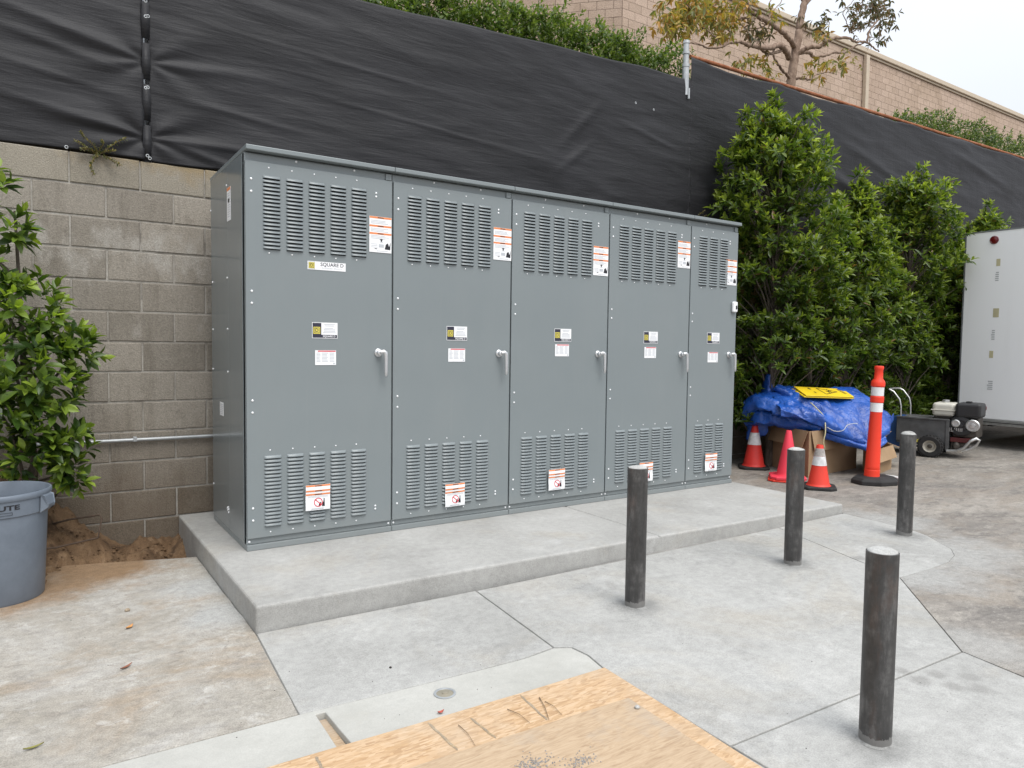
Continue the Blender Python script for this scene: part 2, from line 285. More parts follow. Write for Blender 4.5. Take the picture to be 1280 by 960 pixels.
# ------------------------------------------------------------------ mesh builder
class MB:
    def __init__(s): s.v = []; s.f = []; s.mi = []; s.m = 0
    def add(s, verts, faces, M4=None):
        o = len(s.v)
        for p in verts:
            p = Vector(p); s.v.append(tuple(M4 @ p if M4 is not None else p))
        for f in faces: s.f.append(tuple(i + o for i in f)); s.mi.append(s.m)
        return s
    def box(s, a, b, M4=None):
        (x0, y0, z0), (x1, y1, z1) = a, b
        vs = [(x0, y0, z0), (x1, y0, z0), (x1, y1, z0), (x0, y1, z0), (x0, y0, z1), (x1, y0, z1), (x1, y1, z1), (x0, y1, z1)]
        return s.add(vs, [(0, 3, 2, 1), (4, 5, 6, 7), (0, 1, 5, 4), (1, 2, 6, 5), (2, 3, 7, 6), (3, 0, 4, 7)], M4)
    def tube(s, pts, rad, seg=8, caps=True, closed=False, sy=1.0):
        pts = [Vector(p) for p in pts]; n = len(pts)
        if isinstance(rad, (int, float)): rad = [rad] * n
        rings = []; up = None
        for i, p in enumerate(pts):
            if closed: t = pts[(i + 1) % n] - pts[i - 1]
            else: t = pts[min(i + 1, n - 1)] - pts[max(i - 1, 0)]
            t.normalize()
            if up is None:
                up = Vector((0, 0, 1)) if abs(t.z) < 0.9 else Vector((1, 0, 0))
            up = (up - t * up.dot(t)); up.normalize(); sd = t.cross(up)
            rings.append([p + (sd * math.cos(a) + up * math.sin(a) * sy) * rad[i] for a in (2 * math.pi * k / seg for k in range(seg))])
        vs = [q for r in rings for q in r]; fs = []
        m = n if closed else n - 1
        for i in range(m):
            j = (i + 1) % n
            for k in range(seg):
                k2 = (k + 1) % seg; fs.append((i * seg + k, i * seg + k2, j * seg + k2, j * seg + k))
        if caps and not closed:
            fs.append(tuple(reversed(range(seg)))); fs.append(tuple((n - 1) * seg + k for k in range(seg)))
        return s.add(vs, fs)
    def lathe(s, prof, seg=32, M4=None, cap0=True, cap1=True):
        vs = []; fs = []; n = len(prof)
        for (r, z) in prof:
            for k in range(seg):
                a = 2 * math.pi * k / seg; vs.append((r * math.cos(a), r * math.sin(a), z))
        for i in range(n - 1):
            for k in range(seg):
                k2 = (k + 1) % seg; fs.append((i * seg + k, i * seg + k2, (i + 1) * seg + k2, (i + 1) * seg + k))
        if cap0: fs.append(tuple(reversed(range(seg))))
        if cap1: fs.append(tuple((n - 1) * seg + k for k in range(seg)))
        return s.add(vs, fs, M4)
    def disc(s, c, r, nrm='y', seg=10, sgn=-1):
        vs = []
        for k in range(seg):
            a = 2 * math.pi * k / seg
            if nrm == 'y': vs.append((c[0] + r * math.cos(a), c[1], c[2] + r * math.sin(a)))
            else: vs.append((c[0], c[1] + r * math.cos(a), c[2] + r * math.sin(a)))
        f = tuple(range(seg)) if (nrm == 'y') else tuple(reversed(range(seg)))
        return s.add(vs, [f])
    def build(s, name, mats, parent=None, smooth=False, bevel=0.0, kind=None, loc=None, segs=2):
        me = bpy.data.meshes.new(name); me.from_pydata(s.v, [], s.f); me.update()
        if not isinstance(mats, (list, tuple)): mats = [mats]
        for m in mats: me.materials.append(m)
        if len(mats) > 1: me.polygons.foreach_set('material_index', s.mi)
        o = bpy.data.objects.new(name, me); COL.objects.link(o)
        if smooth: shade(me, smooth)
        if bevel:
            bv = o.modifiers.new('bevel', 'BEVEL'); bv.width = bevel; bv.segments = segs; bv.limit_method = 'ANGLE'; bv.angle_limit = R(35)
        if parent is not None: o.parent = parent
        if kind: o['kind'] = kind
        if loc is not None: o.location = loc
        return o
def shade(me, ang=40):
    me.polygons.foreach_set('use_smooth', [True] * len(me.polygons))
    if ang is not True:
        try: me.set_sharp_from_angle(angle=R(ang))
        except Exception: pass
def empty(name, loc=(0, 0, 0), rot=(0, 0, 0)):
    o = bpy.data.objects.new(name, None); COL.objects.link(o); o.location = loc; o.rotation_euler = rot; o.empty_display_size = 0.1; return o
def tag(o, label, cat, group=None):
    o['label'] = label; o['category'] = cat
    if group: o['group'] = group
    return o
def link(name, mesh, parent=None, loc=(0, 0, 0), rot=(0, 0, 0), sc=(1, 1, 1)):
    o = bpy.data.objects.new(name, mesh); COL.objects.link(o); o.parent = parent; o.location = loc; o.rotation_euler = rot; o.scale = sc; return o
_txt = {}
def text_geo(body, size, bold=0.0):
    key = (body, size, bold)
    if key in _txt: return _txt[key]
    cu = bpy.data.curves.new('t', 'FONT'); cu.body = body; cu.size = size; cu.resolution_u = 3; cu.offset = bold
    cu.align_x = 'CENTER'; cu.align_y = 'CENTER'
    ob = bpy.data.objects.new('t', cu); COL.objects.link(ob); bpy.context.view_layer.update()
    me = bpy.data.meshes.new_from_object(ob.evaluated_get(bpy.context.evaluated_depsgraph_get()))
    vs = [tuple(v.co) for v in me.vertices]; fs = [tuple(p.vertices) for p in me.polygons]
    bpy.data.objects.remove(ob); bpy.data.curves.remove(cu); bpy.data.meshes.remove(me)
    _txt[key] = (vs, fs); return _txt[key]
def nz(x, y, z=0.0): return noise.noise(Vector((x, y, z)))

# ================================================================== GROUND
def poly_slab(name, pts, mat, depth=0.45, jit=0.0, step=0.12, parent=None, bevel=0.004, kind='structure'):
    out = []
    n = len(pts)
    for i in range(n):
        a, b = Vector(pts[i]), Vector(pts[(i + 1) % n]); L = (b - a).length
        k = max(1, int(L / step)) if (jit and L < 9) else 1
        nrm = Vector((b - a).orthogonal()).normalized()
        for q in range(k):
            p = a.lerp(b, q / k)
            if q and jit: p = p + nrm * nz(p.x * 9, p.y * 9, 3) * jit
            out.append(p)
    bm = bmesh.new()
    top = [bm.verts.new((p.x, p.y, -0.125 + 0.012 * p.x)) for p in out]
    f = bm.faces.new(top)
    if f.normal.z < 0 or True:
        bm.normal_update()
        if f.normal.z < 0: bmesh.ops.reverse_faces(bm, faces=[f])
    ex = bmesh.ops.extrude_face_region(bm, geom=[f])
    vs_ = [g for g in ex['geom'] if isinstance(g, bmesh.types.BMVert)]
    bmesh.ops.translate(bm, verts=vs_, vec=(0, 0, -depth))
    bmesh.ops.recalc_face_normals(bm, faces=bm.faces)
    me = bpy.data.meshes.new(name); bm.to_mesh(me); bm.free(); me.materials.append(mat)
    o = bpy.data.objects.new(name, me); COL.objects.link(o)
    if bevel:
        bv = o.modifiers.new('bevel', 'BEVEL'); bv.width = bevel; bv.segments = 2; bv.limit_method = 'ANGLE'; bv.angle_limit = R(50)
    if kind and parent is None: o['kind'] = kind
    if parent: o.parent = parent
    return o
g = 0.004
m = MB(); m.add([(-400, -400, -0.62), (400, -400, -0.62), (400, 400, -0.62), (-400, 400, -0.62)], [(0, 1, 2, 3)])
m.build('ground', M['soil'], kind='structure')
hole_edge = [(-0.1845, 0.50), (-0.30, 0.535), (-0.47, 0.60), (-0.62, 0.655), (-0.76, 0.70), (-0.97, 0.77), (-1.25, 0.78), (-1.6, 0.80)]
poly_slab('old_pavement', [(-9, -1.55), (-0.86, -1.728), (-0.243, -1.752), (-0.1845, -0.93)] + hole_edge + [(-1.62, 1.165), (-9, 1.165)], M['oldl'], jit=0.006)
poly_slab('new_pavement', [(-0.238, -1.758), (0.35, -1.80), (0.70, -1.822), (0.878, -1.80), (0.962, -0.99), (-0.18, -0.93)], M['new'], jit=0.002)
poly_slab('trench_fill', [(-9, -1.555), (-0.86, -1.733), (-0.245, -1.757), (0.35, -1.804), (0.70, -1.827), (0.88, -1.812), (0.945, -1.85), (0.955, -1.95), (0.925, -2.1), (0.905, -2.45), (-0.15, -2.45), (-0.15, -2.06), (-0.155, -1.79), (-0.19, -1.79), (-0.20, -2.06), (-0.19, -2.45), (-9, -2.45)], M['band'], jit=0.003)
poly_slab('new_pavement', [(0.970, -0.995), (0.886, -1.80), (0.953, -1.845), (0.963, -1.95), (0.932, -2.1), (0.910, -2.755), (2.362, -2.823), (3.127, -2.142), (3.50, -1.058)], M['new'], jit=0.002)
poly_slab('new_pavement', [(3.5035, -1.058), (3.1305, -2.142), (3.45, -2.155), (3.68, -2.150), (3.86, -2.10), (3.99, -2.02), (4.09, -1.90), (4.20, -1.76), (4.27, -1.60), (4.30, -1.35), (4.32, -1.062)], M['new'], jit=0, bevel=0.0015)
poly_slab('new_pavement', [(0.912, -2.762), (2.36, -2.832), (2.31, -3.084), (2.15, -3.8), (1.9, -9), (0.80, -9)], M['new'], jit=0.002)
poly_slab('new_pavement', [(-9, -2.455), (0.903, -2.455), (0.903, -2.75), (0.795, -9), (-9, -9)], M['new'], jit=0)
poly_slab('weathered_pavement', [(4.345, 1.165), (4.3265, -1.062), (4.3018, -1.35), (4.2718, -1.601), (4.2015, -1.7615), (4.0915, -1.9015), (3.9912, -2.0212), (3.8605, -2.1018), (3.6805, -2.1518), (3.45, -2.1568), (3.131, -2.1445), (2.366, -2.8255), (2.318, -3.086), (2.158, -3.8), (1.908, -9), (1.9, -60), (60, -60), (60, 1.165)], M['oldr'], jit=0, bevel=0.0015)

m = MB()
for x0_, x1_, y0_, y1_ in ((-0.135, 5.0, -9.0, -0.99), (-9.0, -0.26, -1.80, -1.50), (-0.26, -0.1355, -1.775, -0.94)):
    m.add([(x0_, y0_, -0.125 + 0.012 * x0_ - 0.007), (x1_, y0_, -0.125 + 0.012 * x1_ - 0.007), (x1_, y1_, -0.125 + 0.012 * x1_ - 0.007), (x0_, y1_, -0.125 + 0.012 * x0_ - 0.007)], [(0, 1, 2, 3)])
M['filler'] = concrete('joint_filler', (0.25, 0.245, 0.23), (0.36, 0.35, 0.33), [], 0.3, 4, 0.4)
m.build('joint_bed', M['filler'], kind='structure')
# equipment pad, two pours with a joint between
pad = empty('equipment_pad'); pad['kind'] = 'structure'
def pad_piece(x0, x1, ya, yb):
    bm = bmesh.new()
    vs_ = [bm.verts.new(p) for p in [(x0, ya, 0), (x1, yb, 0), (x1, 1.172, 0), (x0, 1.172, 0)]]
    f = bm.faces.new(vs_); ex = bmesh.ops.extrude_face_region(bm, geom=[f])
    bmesh.ops.translate(bm, verts=[q for q in ex['geom'] if isinstance(q, bmesh.types.BMVert)], vec=(0, 0, -0.55))
    bmesh.ops.recalc_face_normals(bm, faces=bm.faces)
    me = bpy.data.meshes.new('pad_slab'); bm.to_mesh(me); bm.free(); me.materials.append(M['pad'])
    o = bpy.data.objects.new('pad_slab', me); COL.objects.link(o); o.parent = pad
    bv = o.modifiers.new('bevel', 'BEVEL'); bv.width = 0.014; bv.segments = 3; bv.limit_method = 'ANGLE'
    return o
pad_piece(-0.182, 2.355, -0.925, -0.993); pad_piece(2.3585, 4.325, -0.993, -1.052)
m = MB(); m.box((2.335, -0.9922, -0.54), (2.379, 1.17, -0.0145)); m.build('joint_filler', M['pad'], pad)

# dug soil along the wall
m = MB(); nx, ny = 130, 64; vs_ = []
for j in range(ny + 1):
    for i in range(nx + 1):
        x = -1.75 + 1.59 * i / nx; y = 0.42 + 0.78 * j / ny
        rise = max(0.0, min(1.0, (-0.55 - x) / 0.6)) ** 1.2
        back = max(0.0, min(1.0, (y - 0.72) / 0.4))
        z = -0.27 + 0.13 * back + rise * (0.22 + 0.34 * back) + 0.075 * nz(x * 5, y * 5, 1) + 0.04 * nz(x * 13, y * 13, 2) + 0.028 * nz(x * 29, y * 29, 5)
        if y < 0.60 and x > -0.6: z -= 0.06
        vs_.append((x, y, z))
W_ = nx + 1
m.add(vs_, [(j * W_ + i, j * W_ + i + 1, (j + 1) * W_ + i + 1, (j + 1) * W_ + i) for j in range(ny) for i in range(nx)])
m.build('soil', M['soil'], smooth=True, kind='structure')
clod = MB()
for k in range(420):
    x = random.uniform(-1.6, -0.25); y = random.uniform(0.62, 1.14); rr = random.uniform(0.003, 0.010) * random.choice((1, 1, 1.7))
    rise = max(0.0, min(1.0, (-0.55 - x) / 0.6)) ** 1.2; back = max(0.0, min(1.0, (y - 0.72) / 0.4))
    z = -0.262 + 0.13 * back + rise * (0.22 + 0.34 * back) + 0.075 * nz(x * 5, y * 5, 1) + 0.04 * nz(x * 13, y * 13, 2)
    clod.add([(x + rr * random.uniform(.6, 1.2) * a, y + rr * random.uniform(.6, 1.2) * b, z + rr * random.uniform(.5, 1) * c) for a, b, c in ((1, 0, 0), (0, 1, 0), (-1, 0, 0), (0, -1, 0), (0, 0, 1), (0, 0, -1))],
             [(0, 1, 4), (1, 2, 4), (2, 3, 4), (3, 0, 4), (1, 0, 5), (2, 1, 5), (3, 2, 5), (0, 3, 5)])
tag(clod.build('soil_clods', M['soil'], kind='stuff'), 'loose brown clods of earth in the dug hole by the wall', 'soil')
m = MB(); m.tube([(-1.22, 0.80, -0.02), (-0.93, 0.76, -0.025), (-0.70, 0.82, -0.01), (-0.675, 0.86, 0.10), (-0.685, 0.865, 0.125), (-0.85, 0.93, 0.10), (-0.95, 0.98, 0.07)], 0.006, 6)
M['rod'] = simple('brown_rod', (0.10, 0.072, 0.055), 0.9, 0, 0.2, 0.3, 30)
tag(m.build('bent_rebar', M['rod'], smooth=True), 'thin rusty bent rod sticking out of the dug earth', 'rod')

# upper bank behind the wall
m = MB(); m.box((-30, 1.40, -0.5), (60, 60, 2.9)); m.build('upper_bank', M['upper'], kind='structure')

# ================================================================== BLOCK WALL
WY = 1.18
wall = tag(empty('block_wall', (0, WY, 0)), 'weathered grey concrete block wall behind the cabinets', 'wall')
CH, CW = 0.2032, 0.4064
Z0 = 2.026 - CH * 12           # course lines
m = MB(); m.box((-4.0, WY + 0.0055, -0.6), (30, WY + 0.20, 2.425)); o = m.build('mortar_core', M['mortar']); o.parent = wall; o.matrix_parent_inverse = wall.matrix_world.inverted(); o.location = (0, -0.0, 0)
o.parent = wall; o.matrix_parent_inverse = Matrix.Translation((0, -WY, 0))
def block_mesh(w, h, d, seed):
    bm = bmesh.new(); rn = random.Random(seed)
    bmesh.ops.create_cube(bm, size=1)
    for v in bm.verts: v.co = Vector((v.co.x * w, v.co.y * d, v.co.z * h))
    bmesh.ops.bevel(bm, geom=[e for e in bm.edges if all(v.co.y < 0 for v in e.verts)], offset=0.005, segments=1, affect='EDGES')
    for v in bm.verts: v.co += Vector((rn.uniform(-1, 1), rn.uniform(-.6, .6), rn.uniform(-1, 1))) * 0.0015
    me = bpy.data.meshes.new('block'); bm.to_mesh(me); bm.free(); return me
blk = [block_mesh(CW - 0.010, CH - 0.010, 0.05, s) for s in range(4)]
for b_ in blk: b_.materials.append(M['cmu'])
far = MB(); cnt = 0
XJ = -0.395                     # a head joint on even courses
for k in range(0, 15):
    zc = 2.026 + CH * (1 - k) + CH / 2
    if k == 0:
        zc = 2.229 + CH / 2
    off = XJ + (CW / 2 if k % 2 == 1 else 0)
    for i in range(-9, 76):
        xc = off + CW * i + CW / 2
        yy = WY + 0.025 + random.uniform(-0.0015, 0.0015) - (0.004 if k == 0 else 0)
        if -3.9 < xc < 0.55 and cnt < 300:
            ob = link('block', random.choice(blk), wall, (xc + random.uniform(-.001, .001), yy - WY, zc), (0, random.uniform(-.002, .002), 0)); cnt += 1
        elif xc >= 0.55:
            hw, hh = (CW - 0.01) / 2, (CH - 0.01) / 2
            far.add([(xc - hw, yy - 0.025, zc - hh), (xc + hw, yy - 0.025, zc - hh), (xc + hw, yy - 0.025, zc + hh), (xc - hw, yy - 0.025, zc + hh),
                     (xc - hw, yy + 0.02, zc - hh), (xc + hw, yy + 0.02, zc - hh), (xc + hw, yy + 0.02, zc + hh), (xc - hw, yy + 0.02, zc + hh)],
                    [(0, 1, 2, 3), (1, 5, 6, 2), (4, 0, 3, 7), (3, 2, 6, 7), (4, 5, 1, 0)])
o = far.build('block_courses', M['cmu_far'], kind='stuff'); o.parent = wall; o.matrix_parent_inverse = Matrix.Translation((0, -WY, 0))
# conduit
m = MB(); a = at_y(60, 555, 1.155); b = at_y(270, 545, 1.155)
m.tube([(a[0] - 0.9, 1.155, 0.556), (0.25, 1.155, 0.548)], 0.0125, 12)
cd = m.build('conduit', M['galv'], smooth=40); tag(cd, 'thin galvanised conduit running along the block wall', 'conduit')
m = MB(); m.box((-0.462, 1.139, 0.540), (-0.440, 1.178, 0.572)); m.build('strap', M['galv'], cd, bevel=0.002)

# ================================================================== FENCE WITH WINDSCREEN
FY = 1.225
fence = tag(empty('windscreen_fence', (0, FY, 2.43)), 'chain fence on the wall covered with black windscreen cloth', 'fence')
INV = Matrix.Translation((0, -FY, -2.43))
def under(o, par=None):
    o.parent = par or fence
    if par is None: o.matrix_parent_inverse = INV
    return o
ties = [(-0.345, 3.09, 0.034), (-0.35, 2.585, 0.050), (3.35, 2.40, 0.05), (-0.35, 4.1, 0.04)]
def fab_disp(x, z):
    d = 0.022 * nz(x * 0.8, z * 1.6, 7) + 0.006 * nz(x * 1.5 + z * 0.7, z * 5.2, 2) + 0.0035 * nz(x * 3.2, z * 11 + x * 1.2, 4)
    d += 0.004 * (1 - abs(nz(x * 1.1 + 2.0, z * 4.0 + x * 0.5, 9)) * 2)
    for tx, tz, amp in ties:
        dx, dz = x - tx, z - tz; rr = math.hypot(dx, dz * 1.8) + 1e-4; a = math.atan2(dz * 1.8, dx)
        fall = math.exp(-(rr / 0.75) ** 2)
        d += amp * 0.34 * fall * (0.5 + 0.5 * math.cos(a * 7 + 1.2 * nz(rr * 3, tx, 1))) * min(1, rr / 0.12) - amp * 0.5 * math.exp(-(rr / 0.1) ** 2) * 0.5
    # long diagonal folds near the seam and over the middle cabinet
    for x0, z0, x1, z1, w, amp in FOLDS:
        L2 = (x1 - x0) ** 2 + (z1 - z0) ** 2; tt = ((x - x0) * (x1 - x0) + (z - z0) * (z1 - z0)) / L2
        if -0.25 < tt < 1.25:
            px, pz = x0 + tt * (x1 - x0), z0 + tt * (z1 - z0); e = ((x - px) ** 2 + (z - pz) ** 2) / (w * w)
            if e < 9: d += 0.36 * amp * math.exp(-e) * max(0.0, 1 - abs(tt - 0.5) * 1.5)
    return d
FOLDS = [(-1.25, 3.30, -0.36, 3.09, 0.035, 0.05), (-1.3, 3.18, -0.42, 2.98, 0.03, 0.03), (-0.33, 3.09, 0.4, 3.14, 0.03, 0.03),
         (-0.33, 2.59, 0.35, 2.44, 0.025, 0.045), (-0.33, 2.60, 0.6, 2.60, 0.02, 0.025), (-0.9, 2.66, -0.36, 2.60, 0.022, 0.035), (-1.3, 2.75, -0.45, 2.62, 0.03, 0.03), (-1.4, 2.98, -0.5, 2.84, 0.022, 0.02), (-0.3, 2.9, 0.9, 2.78, 0.02, 0.022),
         (3.15, 3.10, 3.65, 3.60, 0.05, 0.035), (3.1, 2.85, 3.55, 3.2, 0.04, 0.028), (0.6, 3.12, 3.2, 2.92, 0.015, 0.02), (0.3, 3.42, 2.2, 3.32, 0.016, 0.018),
         (2.3, 2.50, 3.35, 2.43, 0.03, 0.05), (3.35, 2.43, 4.2, 2.50, 0.025, 0.045), (7.0, 3.6, 8.6, 3.1, 0.07, 0.06), (7.6, 3.9, 9.6, 3.45, 0.06, 0.05), (9.0, 3.9, 11.5, 3.5, 0.07, 0.05), (6.2, 3.9, 7.6, 3.7, 0.05, 0.04), (10.5, 4.2, 12.5, 3.9, 0.06, 0.05), (3.9, 3.45, 4.7, 3.3, 0.03, 0.03)]
def panel(x0, x1, ztop, zbot, nx, ny, yoff=0.0):
    vs_ = []
    for j in range(ny + 1):
        for i in range(nx + 1):
            x = x0 + (x1 - x0) * i / nx; zt, zb = ztop(x), zbot(x); z = zb + (zt - zb) * j / ny
            edge = min(1.0, (zt - z) / 0.05)
            y = FY - 0.035 + yoff - fab_disp(x, z) * (0.25 + 0.75 * max(0, edge))
            y = min(y, FY + 0.02)
            vs_.append((x, y, z))
    W_ = nx + 1; mm = MB()
    mm.add(vs_, [(j * W_ + i, j * W_ + i + 1, (j + 1) * W_ + i + 1, (j + 1) * W_ + i) for j in range(ny) for i in range(nx)])
    o = under(mm.build('cloth_panel', M['fabric'], smooth=True))
    so = o.modifiers.new('thick', 'SOLIDIFY'); so.thickness = 0.002; so.offset = 1
    return o
zb_l = lambda x: 2.418 + 0.02 * nz(x * 2.2, 0.3) + 0.02
ztA = lambda x: 3.90 + 0.052 * (x - 1.1) + 0.012 * nz(x * 1.9, 4.4) - 0.03 * max(0, 1 - abs(x - 4.7) / 0.5)
# slit between the left cloth and the middle cloth, lapped with ties
panel(-4.0, -0.365, ztA, zb_l, 190, 110)
panel(-0.335, 4.905, ztA, zb_l, 300, 110)
seam = MB()
for k in range(0, 6):
    z0, z1 = 2.43 + 0.27 * k, 2.43 + 0.27 * k + 0.24
    seam.add([(-0.372, FY - 0.052, z0), (-0.326, FY - 0.050, z0), (-0.322, FY - 0.056, (z0 + z1) / 2), (-0.328, FY - 0.052, z1), (-0.370, FY - 0.052, z1), (-0.376, FY - 0.055, (z0 + z1) / 2)], [(0, 1, 2, 5), (5, 2, 3, 4)])
o = under(seam.build('seam_strip', M['fabric'], smooth=True)); o.modifiers.new('thick', 'SOLIDIFY').thickness = 0.003
def rail_z(x): return 4.335 + 0.0202 * (x - 4.93)
ztR = lambda x: rail_z(x) - 0.02 - 0.05 * abs(math.sin((x - 4.9) * 2.1)) * (0.4 + 0.6 * math.exp(-(x - 4.9) / 3)) + 0.01 * nz(x * 5, 2)
panel(4.875, 22.0, ztR, lambda x: 2.42, 560, 90)
m = MB()
gro = MB()
for gx, gz in [(-0.352, 3.37), (-0.338, 3.375), (-0.352, 3.47), (-0.345, 2.91), (-0.357, 2.905), (-0.352, 2.46), (-0.338, 2.445), (-0.815, 2.443), (4.05, 3.66), (4.30, 3.64)]:
    c = Vector((gx, FY - 0.085, gz)); ring = [c + Vector((0.009 * math.cos(a), 0, 0.009 * math.sin(a))) for a in (k * math.pi / 5 for k in range(10))]
    one = MB(); one.tube(ring, 0.0032, 5, closed=True); under(one.build('grommet', M['galv'], smooth=True))
pp = at_y(860, 52, FY); 
m = MB(); m.tube([(4.815, FY + 0.03, 2.43), (4.815, FY + 0.03, 3.9)], 0.030, 14); m.tube([(4.815, FY - 0.02, 3.92), (4.815, FY - 0.02, 4.45)], 0.030, 14); m.tube([(4.815, FY - 0.02, 3.90), (4.815, FY - 0.02, 4.20)], 0.036, 14); m.tube([(4.815, FY - 0.02, 4.195), (4.815, FY - 0.02, 4.225)], 0.041, 14)
m.tube([(4.815, FY - 0.02, 4.33), (4.815, FY - 0.02, 4.355)], 0.038, 14); m.tube([(4.815, FY - 0.02, 4.44), (4.815, FY - 0.02, 4.47), (4.815, FY - 0.02, 4.478)], [0.036, 0.034, 0.015], 14)
m.tube([(4.83, FY - 0.058, 3.86), (4.83, FY - 0.058, 3.97)], 0.012, 8)
under(m.build('post', M['galv'], smooth=40))
m = MB(); m.tube([(x, FY, rail_z(x) + 0.006 * nz(x, 0)) for x in np.linspace(4.9, 22, 40)], 0.021, 10); under(m.build('top_rail', M['rust'], smooth=40))
for x in np.arange(7.2, 22, 2.4):
    m = MB(); m.tube([(x, FY + 0.05, 2.43), (x, FY + 0.05, rail_z(x) - 0.02)], 0.024, 8); under(m.build('post', M['galv'], smooth=40))
for x in (-2.6, -0.33, 1.2, 2.8):
    m = MB(); m.tube([(x, FY + 0.05, 2.43), (x, FY + 0.05, 3.7)], 0.024, 8); under(m.build('post', M['galv'], smooth=40))

# ================================================================== CABINETS
PITCH, ROWS, HOOD = 0.02235, 19, 0.0152
LW = 0.103
def louver_mesh():
    prof = [(0.0005, 0.0), (-0.0042, -0.0024), (-0.0080, -0.0062), (-0.0108, -0.0108), (-0.0126, -0.0150), (-0.0125, -0.0166), (-0.0100, -0.0160)]
    xs_ = [(-LW / 2, 0.0), (-LW / 2 + 0.0035, 0.55), (-LW / 2 + 0.011, 1.0), (LW / 2 - 0.011, 1.0), (LW / 2 - 0.0035, 0.55), (LW / 2, 0.0)]
    mm = MB(); vs_ = []
    for (x, s_) in xs_:
        for (y, z) in prof: vs_.append((x, 0.0012 + (y - 0.0012) * s_ if y < 0 else y * s_ - 0.0008 * (1 - s_), z))
    n = len(prof)
    mm.add(vs_, [(i * n + j, i * n + j + 1, (i + 1) * n + j + 1, (i + 1) * n + j) for i in range(5) for j in range(n - 1)])
    me = bpy.data.meshes.new('louver'); me.from_pydata(mm.v, [], mm.f); me.materials.append(M['cab']); shade(me, 50); return me
LOUV = louver_mesh()
def label_upper():
    mm = MB(); y = -0.0008
    def rect(x0, z0, x1, z1, dy, mi): mm.m = mi; mm.add([(x0, y - dy, z0), (x1, y - dy, z0), (x1, y - dy, z1), (x0, y - dy, z1)], [(0, 1, 2, 3)])
    w, h = 0.150, 0.224
    mm.m = 0; mm.box((0, y - 0.0004, 0), (w, 0.0, h))
    for zt in (h, h * 0.765, h * 0.555): rect(0.001, zt - 0.0125, w - 0.001, zt - 0.001, 0.0008, 1); rect(0.056, zt - 0.0095, 0.096, zt - 0.0045, 0.0012, 2)
    for z in np.arange(h * 0.80, h * 0.91, 0.0085): rect(0.010, z, random.uniform(0.09, 0.14), z + 0.0032, 0.0008, 3)
    for z in np.arange(h * 0.58, h * 0.69, 0.0085): rect(0.010, z, random.uniform(0.09, 0.14), z + 0.0032, 0.0008, 3)
    for z in np.arange(h * 0.38, h * 0.46, 0.0085): rect(0.010, z, random.uniform(0.10, 0.14), z + 0.0032, 0.0008, 3)
    rect(0.076, 0.068, 0.086, 0.086, 0.0008, 2); rect(0.070, 0.079, 0.092, 0.083, 0.0011, 2); rect(0.068, 0.063, 0.094, 0.066, 0.0008, 3)
    rect(0.064, 0.032, 0.098, 0.052, 0.0008, 3)
    for z in (0.03, 0.04, 0.05): rect(0.012, z, 0.055, z + 0.003, 0.0008, 3)
    mm.m = 2; mm.add([(0.104, y - 0.0008, 0.022), (0.142, y - 0.0008, 0.020), (0.144, y - 0.0008, 0.072), (0.134, y - 0.0008, 0.040), (0.126, y - 0.0008, 0.062), (0.112, y - 0.0008, 0.054)], [(0, 1, 2, 3), (0, 3, 4, 5)])
    rect(0.036, 0.020, 0.052, 0.0245, 0.0008, 2); rect(0.05, 0.008, 0.125, 0.011, 0.0008, 3)
    return mm
def label_lower():
    mm = MB(); w, h = 0.153, 0.156
    def bend(x, z): return -0.0195 - 0.004 * math.sin(x / w * math.pi) - 0.002 * math.sin(z * 60)
    def rect(x0, z0, x1, z1, dy, mi, nx=4, nz_=2):
        mm.m = mi; vs_ = []
        for j in range(nz_ + 1):
            for i in range(nx + 1):
                x = x0 + (x1 - x0) * i / nx; z = z0 + (z1 - z0) * j / nz_; vs_.append((x, bend(x, z) - dy, z))
        mm.add(vs_, [(j * (nx + 1) + i, j * (nx + 1) + i + 1, (j + 1) * (nx + 1) + i + 1, (j + 1) * (nx + 1) + i) for j in range(nz_) for i in range(nx)])
    rect(0, 0, w, h, 0, 0, 8, 12)
    for zt in (h, h * 0.80, h * 0.66): rect(0.001, zt - 0.0105, w - 0.001, zt - 0.001, 0.001, 1, 8, 2); rect(0.055, zt - 0.008, 0.10, zt - 0.004, 0.002, 2)
    for z in (0.085, 0.078): rect(0.012, z, 0.14, z + 0.002, 0.001, 3)
    c = (0.077, 0.048)
    mm.m = 4
    for k in range(20):
        a0, a1 = 2 * math.pi * k / 20, 2 * math.pi * (k + 1) / 20; q = []
        for a, r in ((a0, 0.0275), (a1, 0.0275), (a1, 0.0225), (a0, 0.0225)):
            x, z = c[0] + r * math.cos(a), c[1] + r * math.sin(a); q.append((x, bend(x, z) - 0.0012, z))
        mm.add(q[::-1], [(0, 1, 2, 3)])
    q = [(c[0] - 0.019, c[1] + 0.015), (c[0] - 0.016, c[1] + 0.019), (c[0] + 0.020, c[1] - 0.013), (c[0] + 0.016, c[1] - 0.018)]
    mm.add([(x, bend(x, z) - 0.0014, z) for x, z in q], [(3, 2, 1, 0)])
    mm.m = 2
    for q in ([(0.078, 0.026), (0.096, 0.028), (0.094, 0.052), (0.082, 0.042)], [(0.100, 0.022), (0.118, 0.022), (0.117, 0.068), (0.112, 0.074), (0.109, 0.05), (0.101, 0.044)], [(0.056, 0.058), (0.066, 0.062), (0.064, 0.069), (0.055, 0.067)]):
        mm.add([(x, bend(x, z) - 0.0010, z) for x, z in q], [tuple(range(len(q)))])
    for z in (0.010, 0.005): rect(0.035, z, 0.11, z + 0.002, 0.001, 3)
    return mm
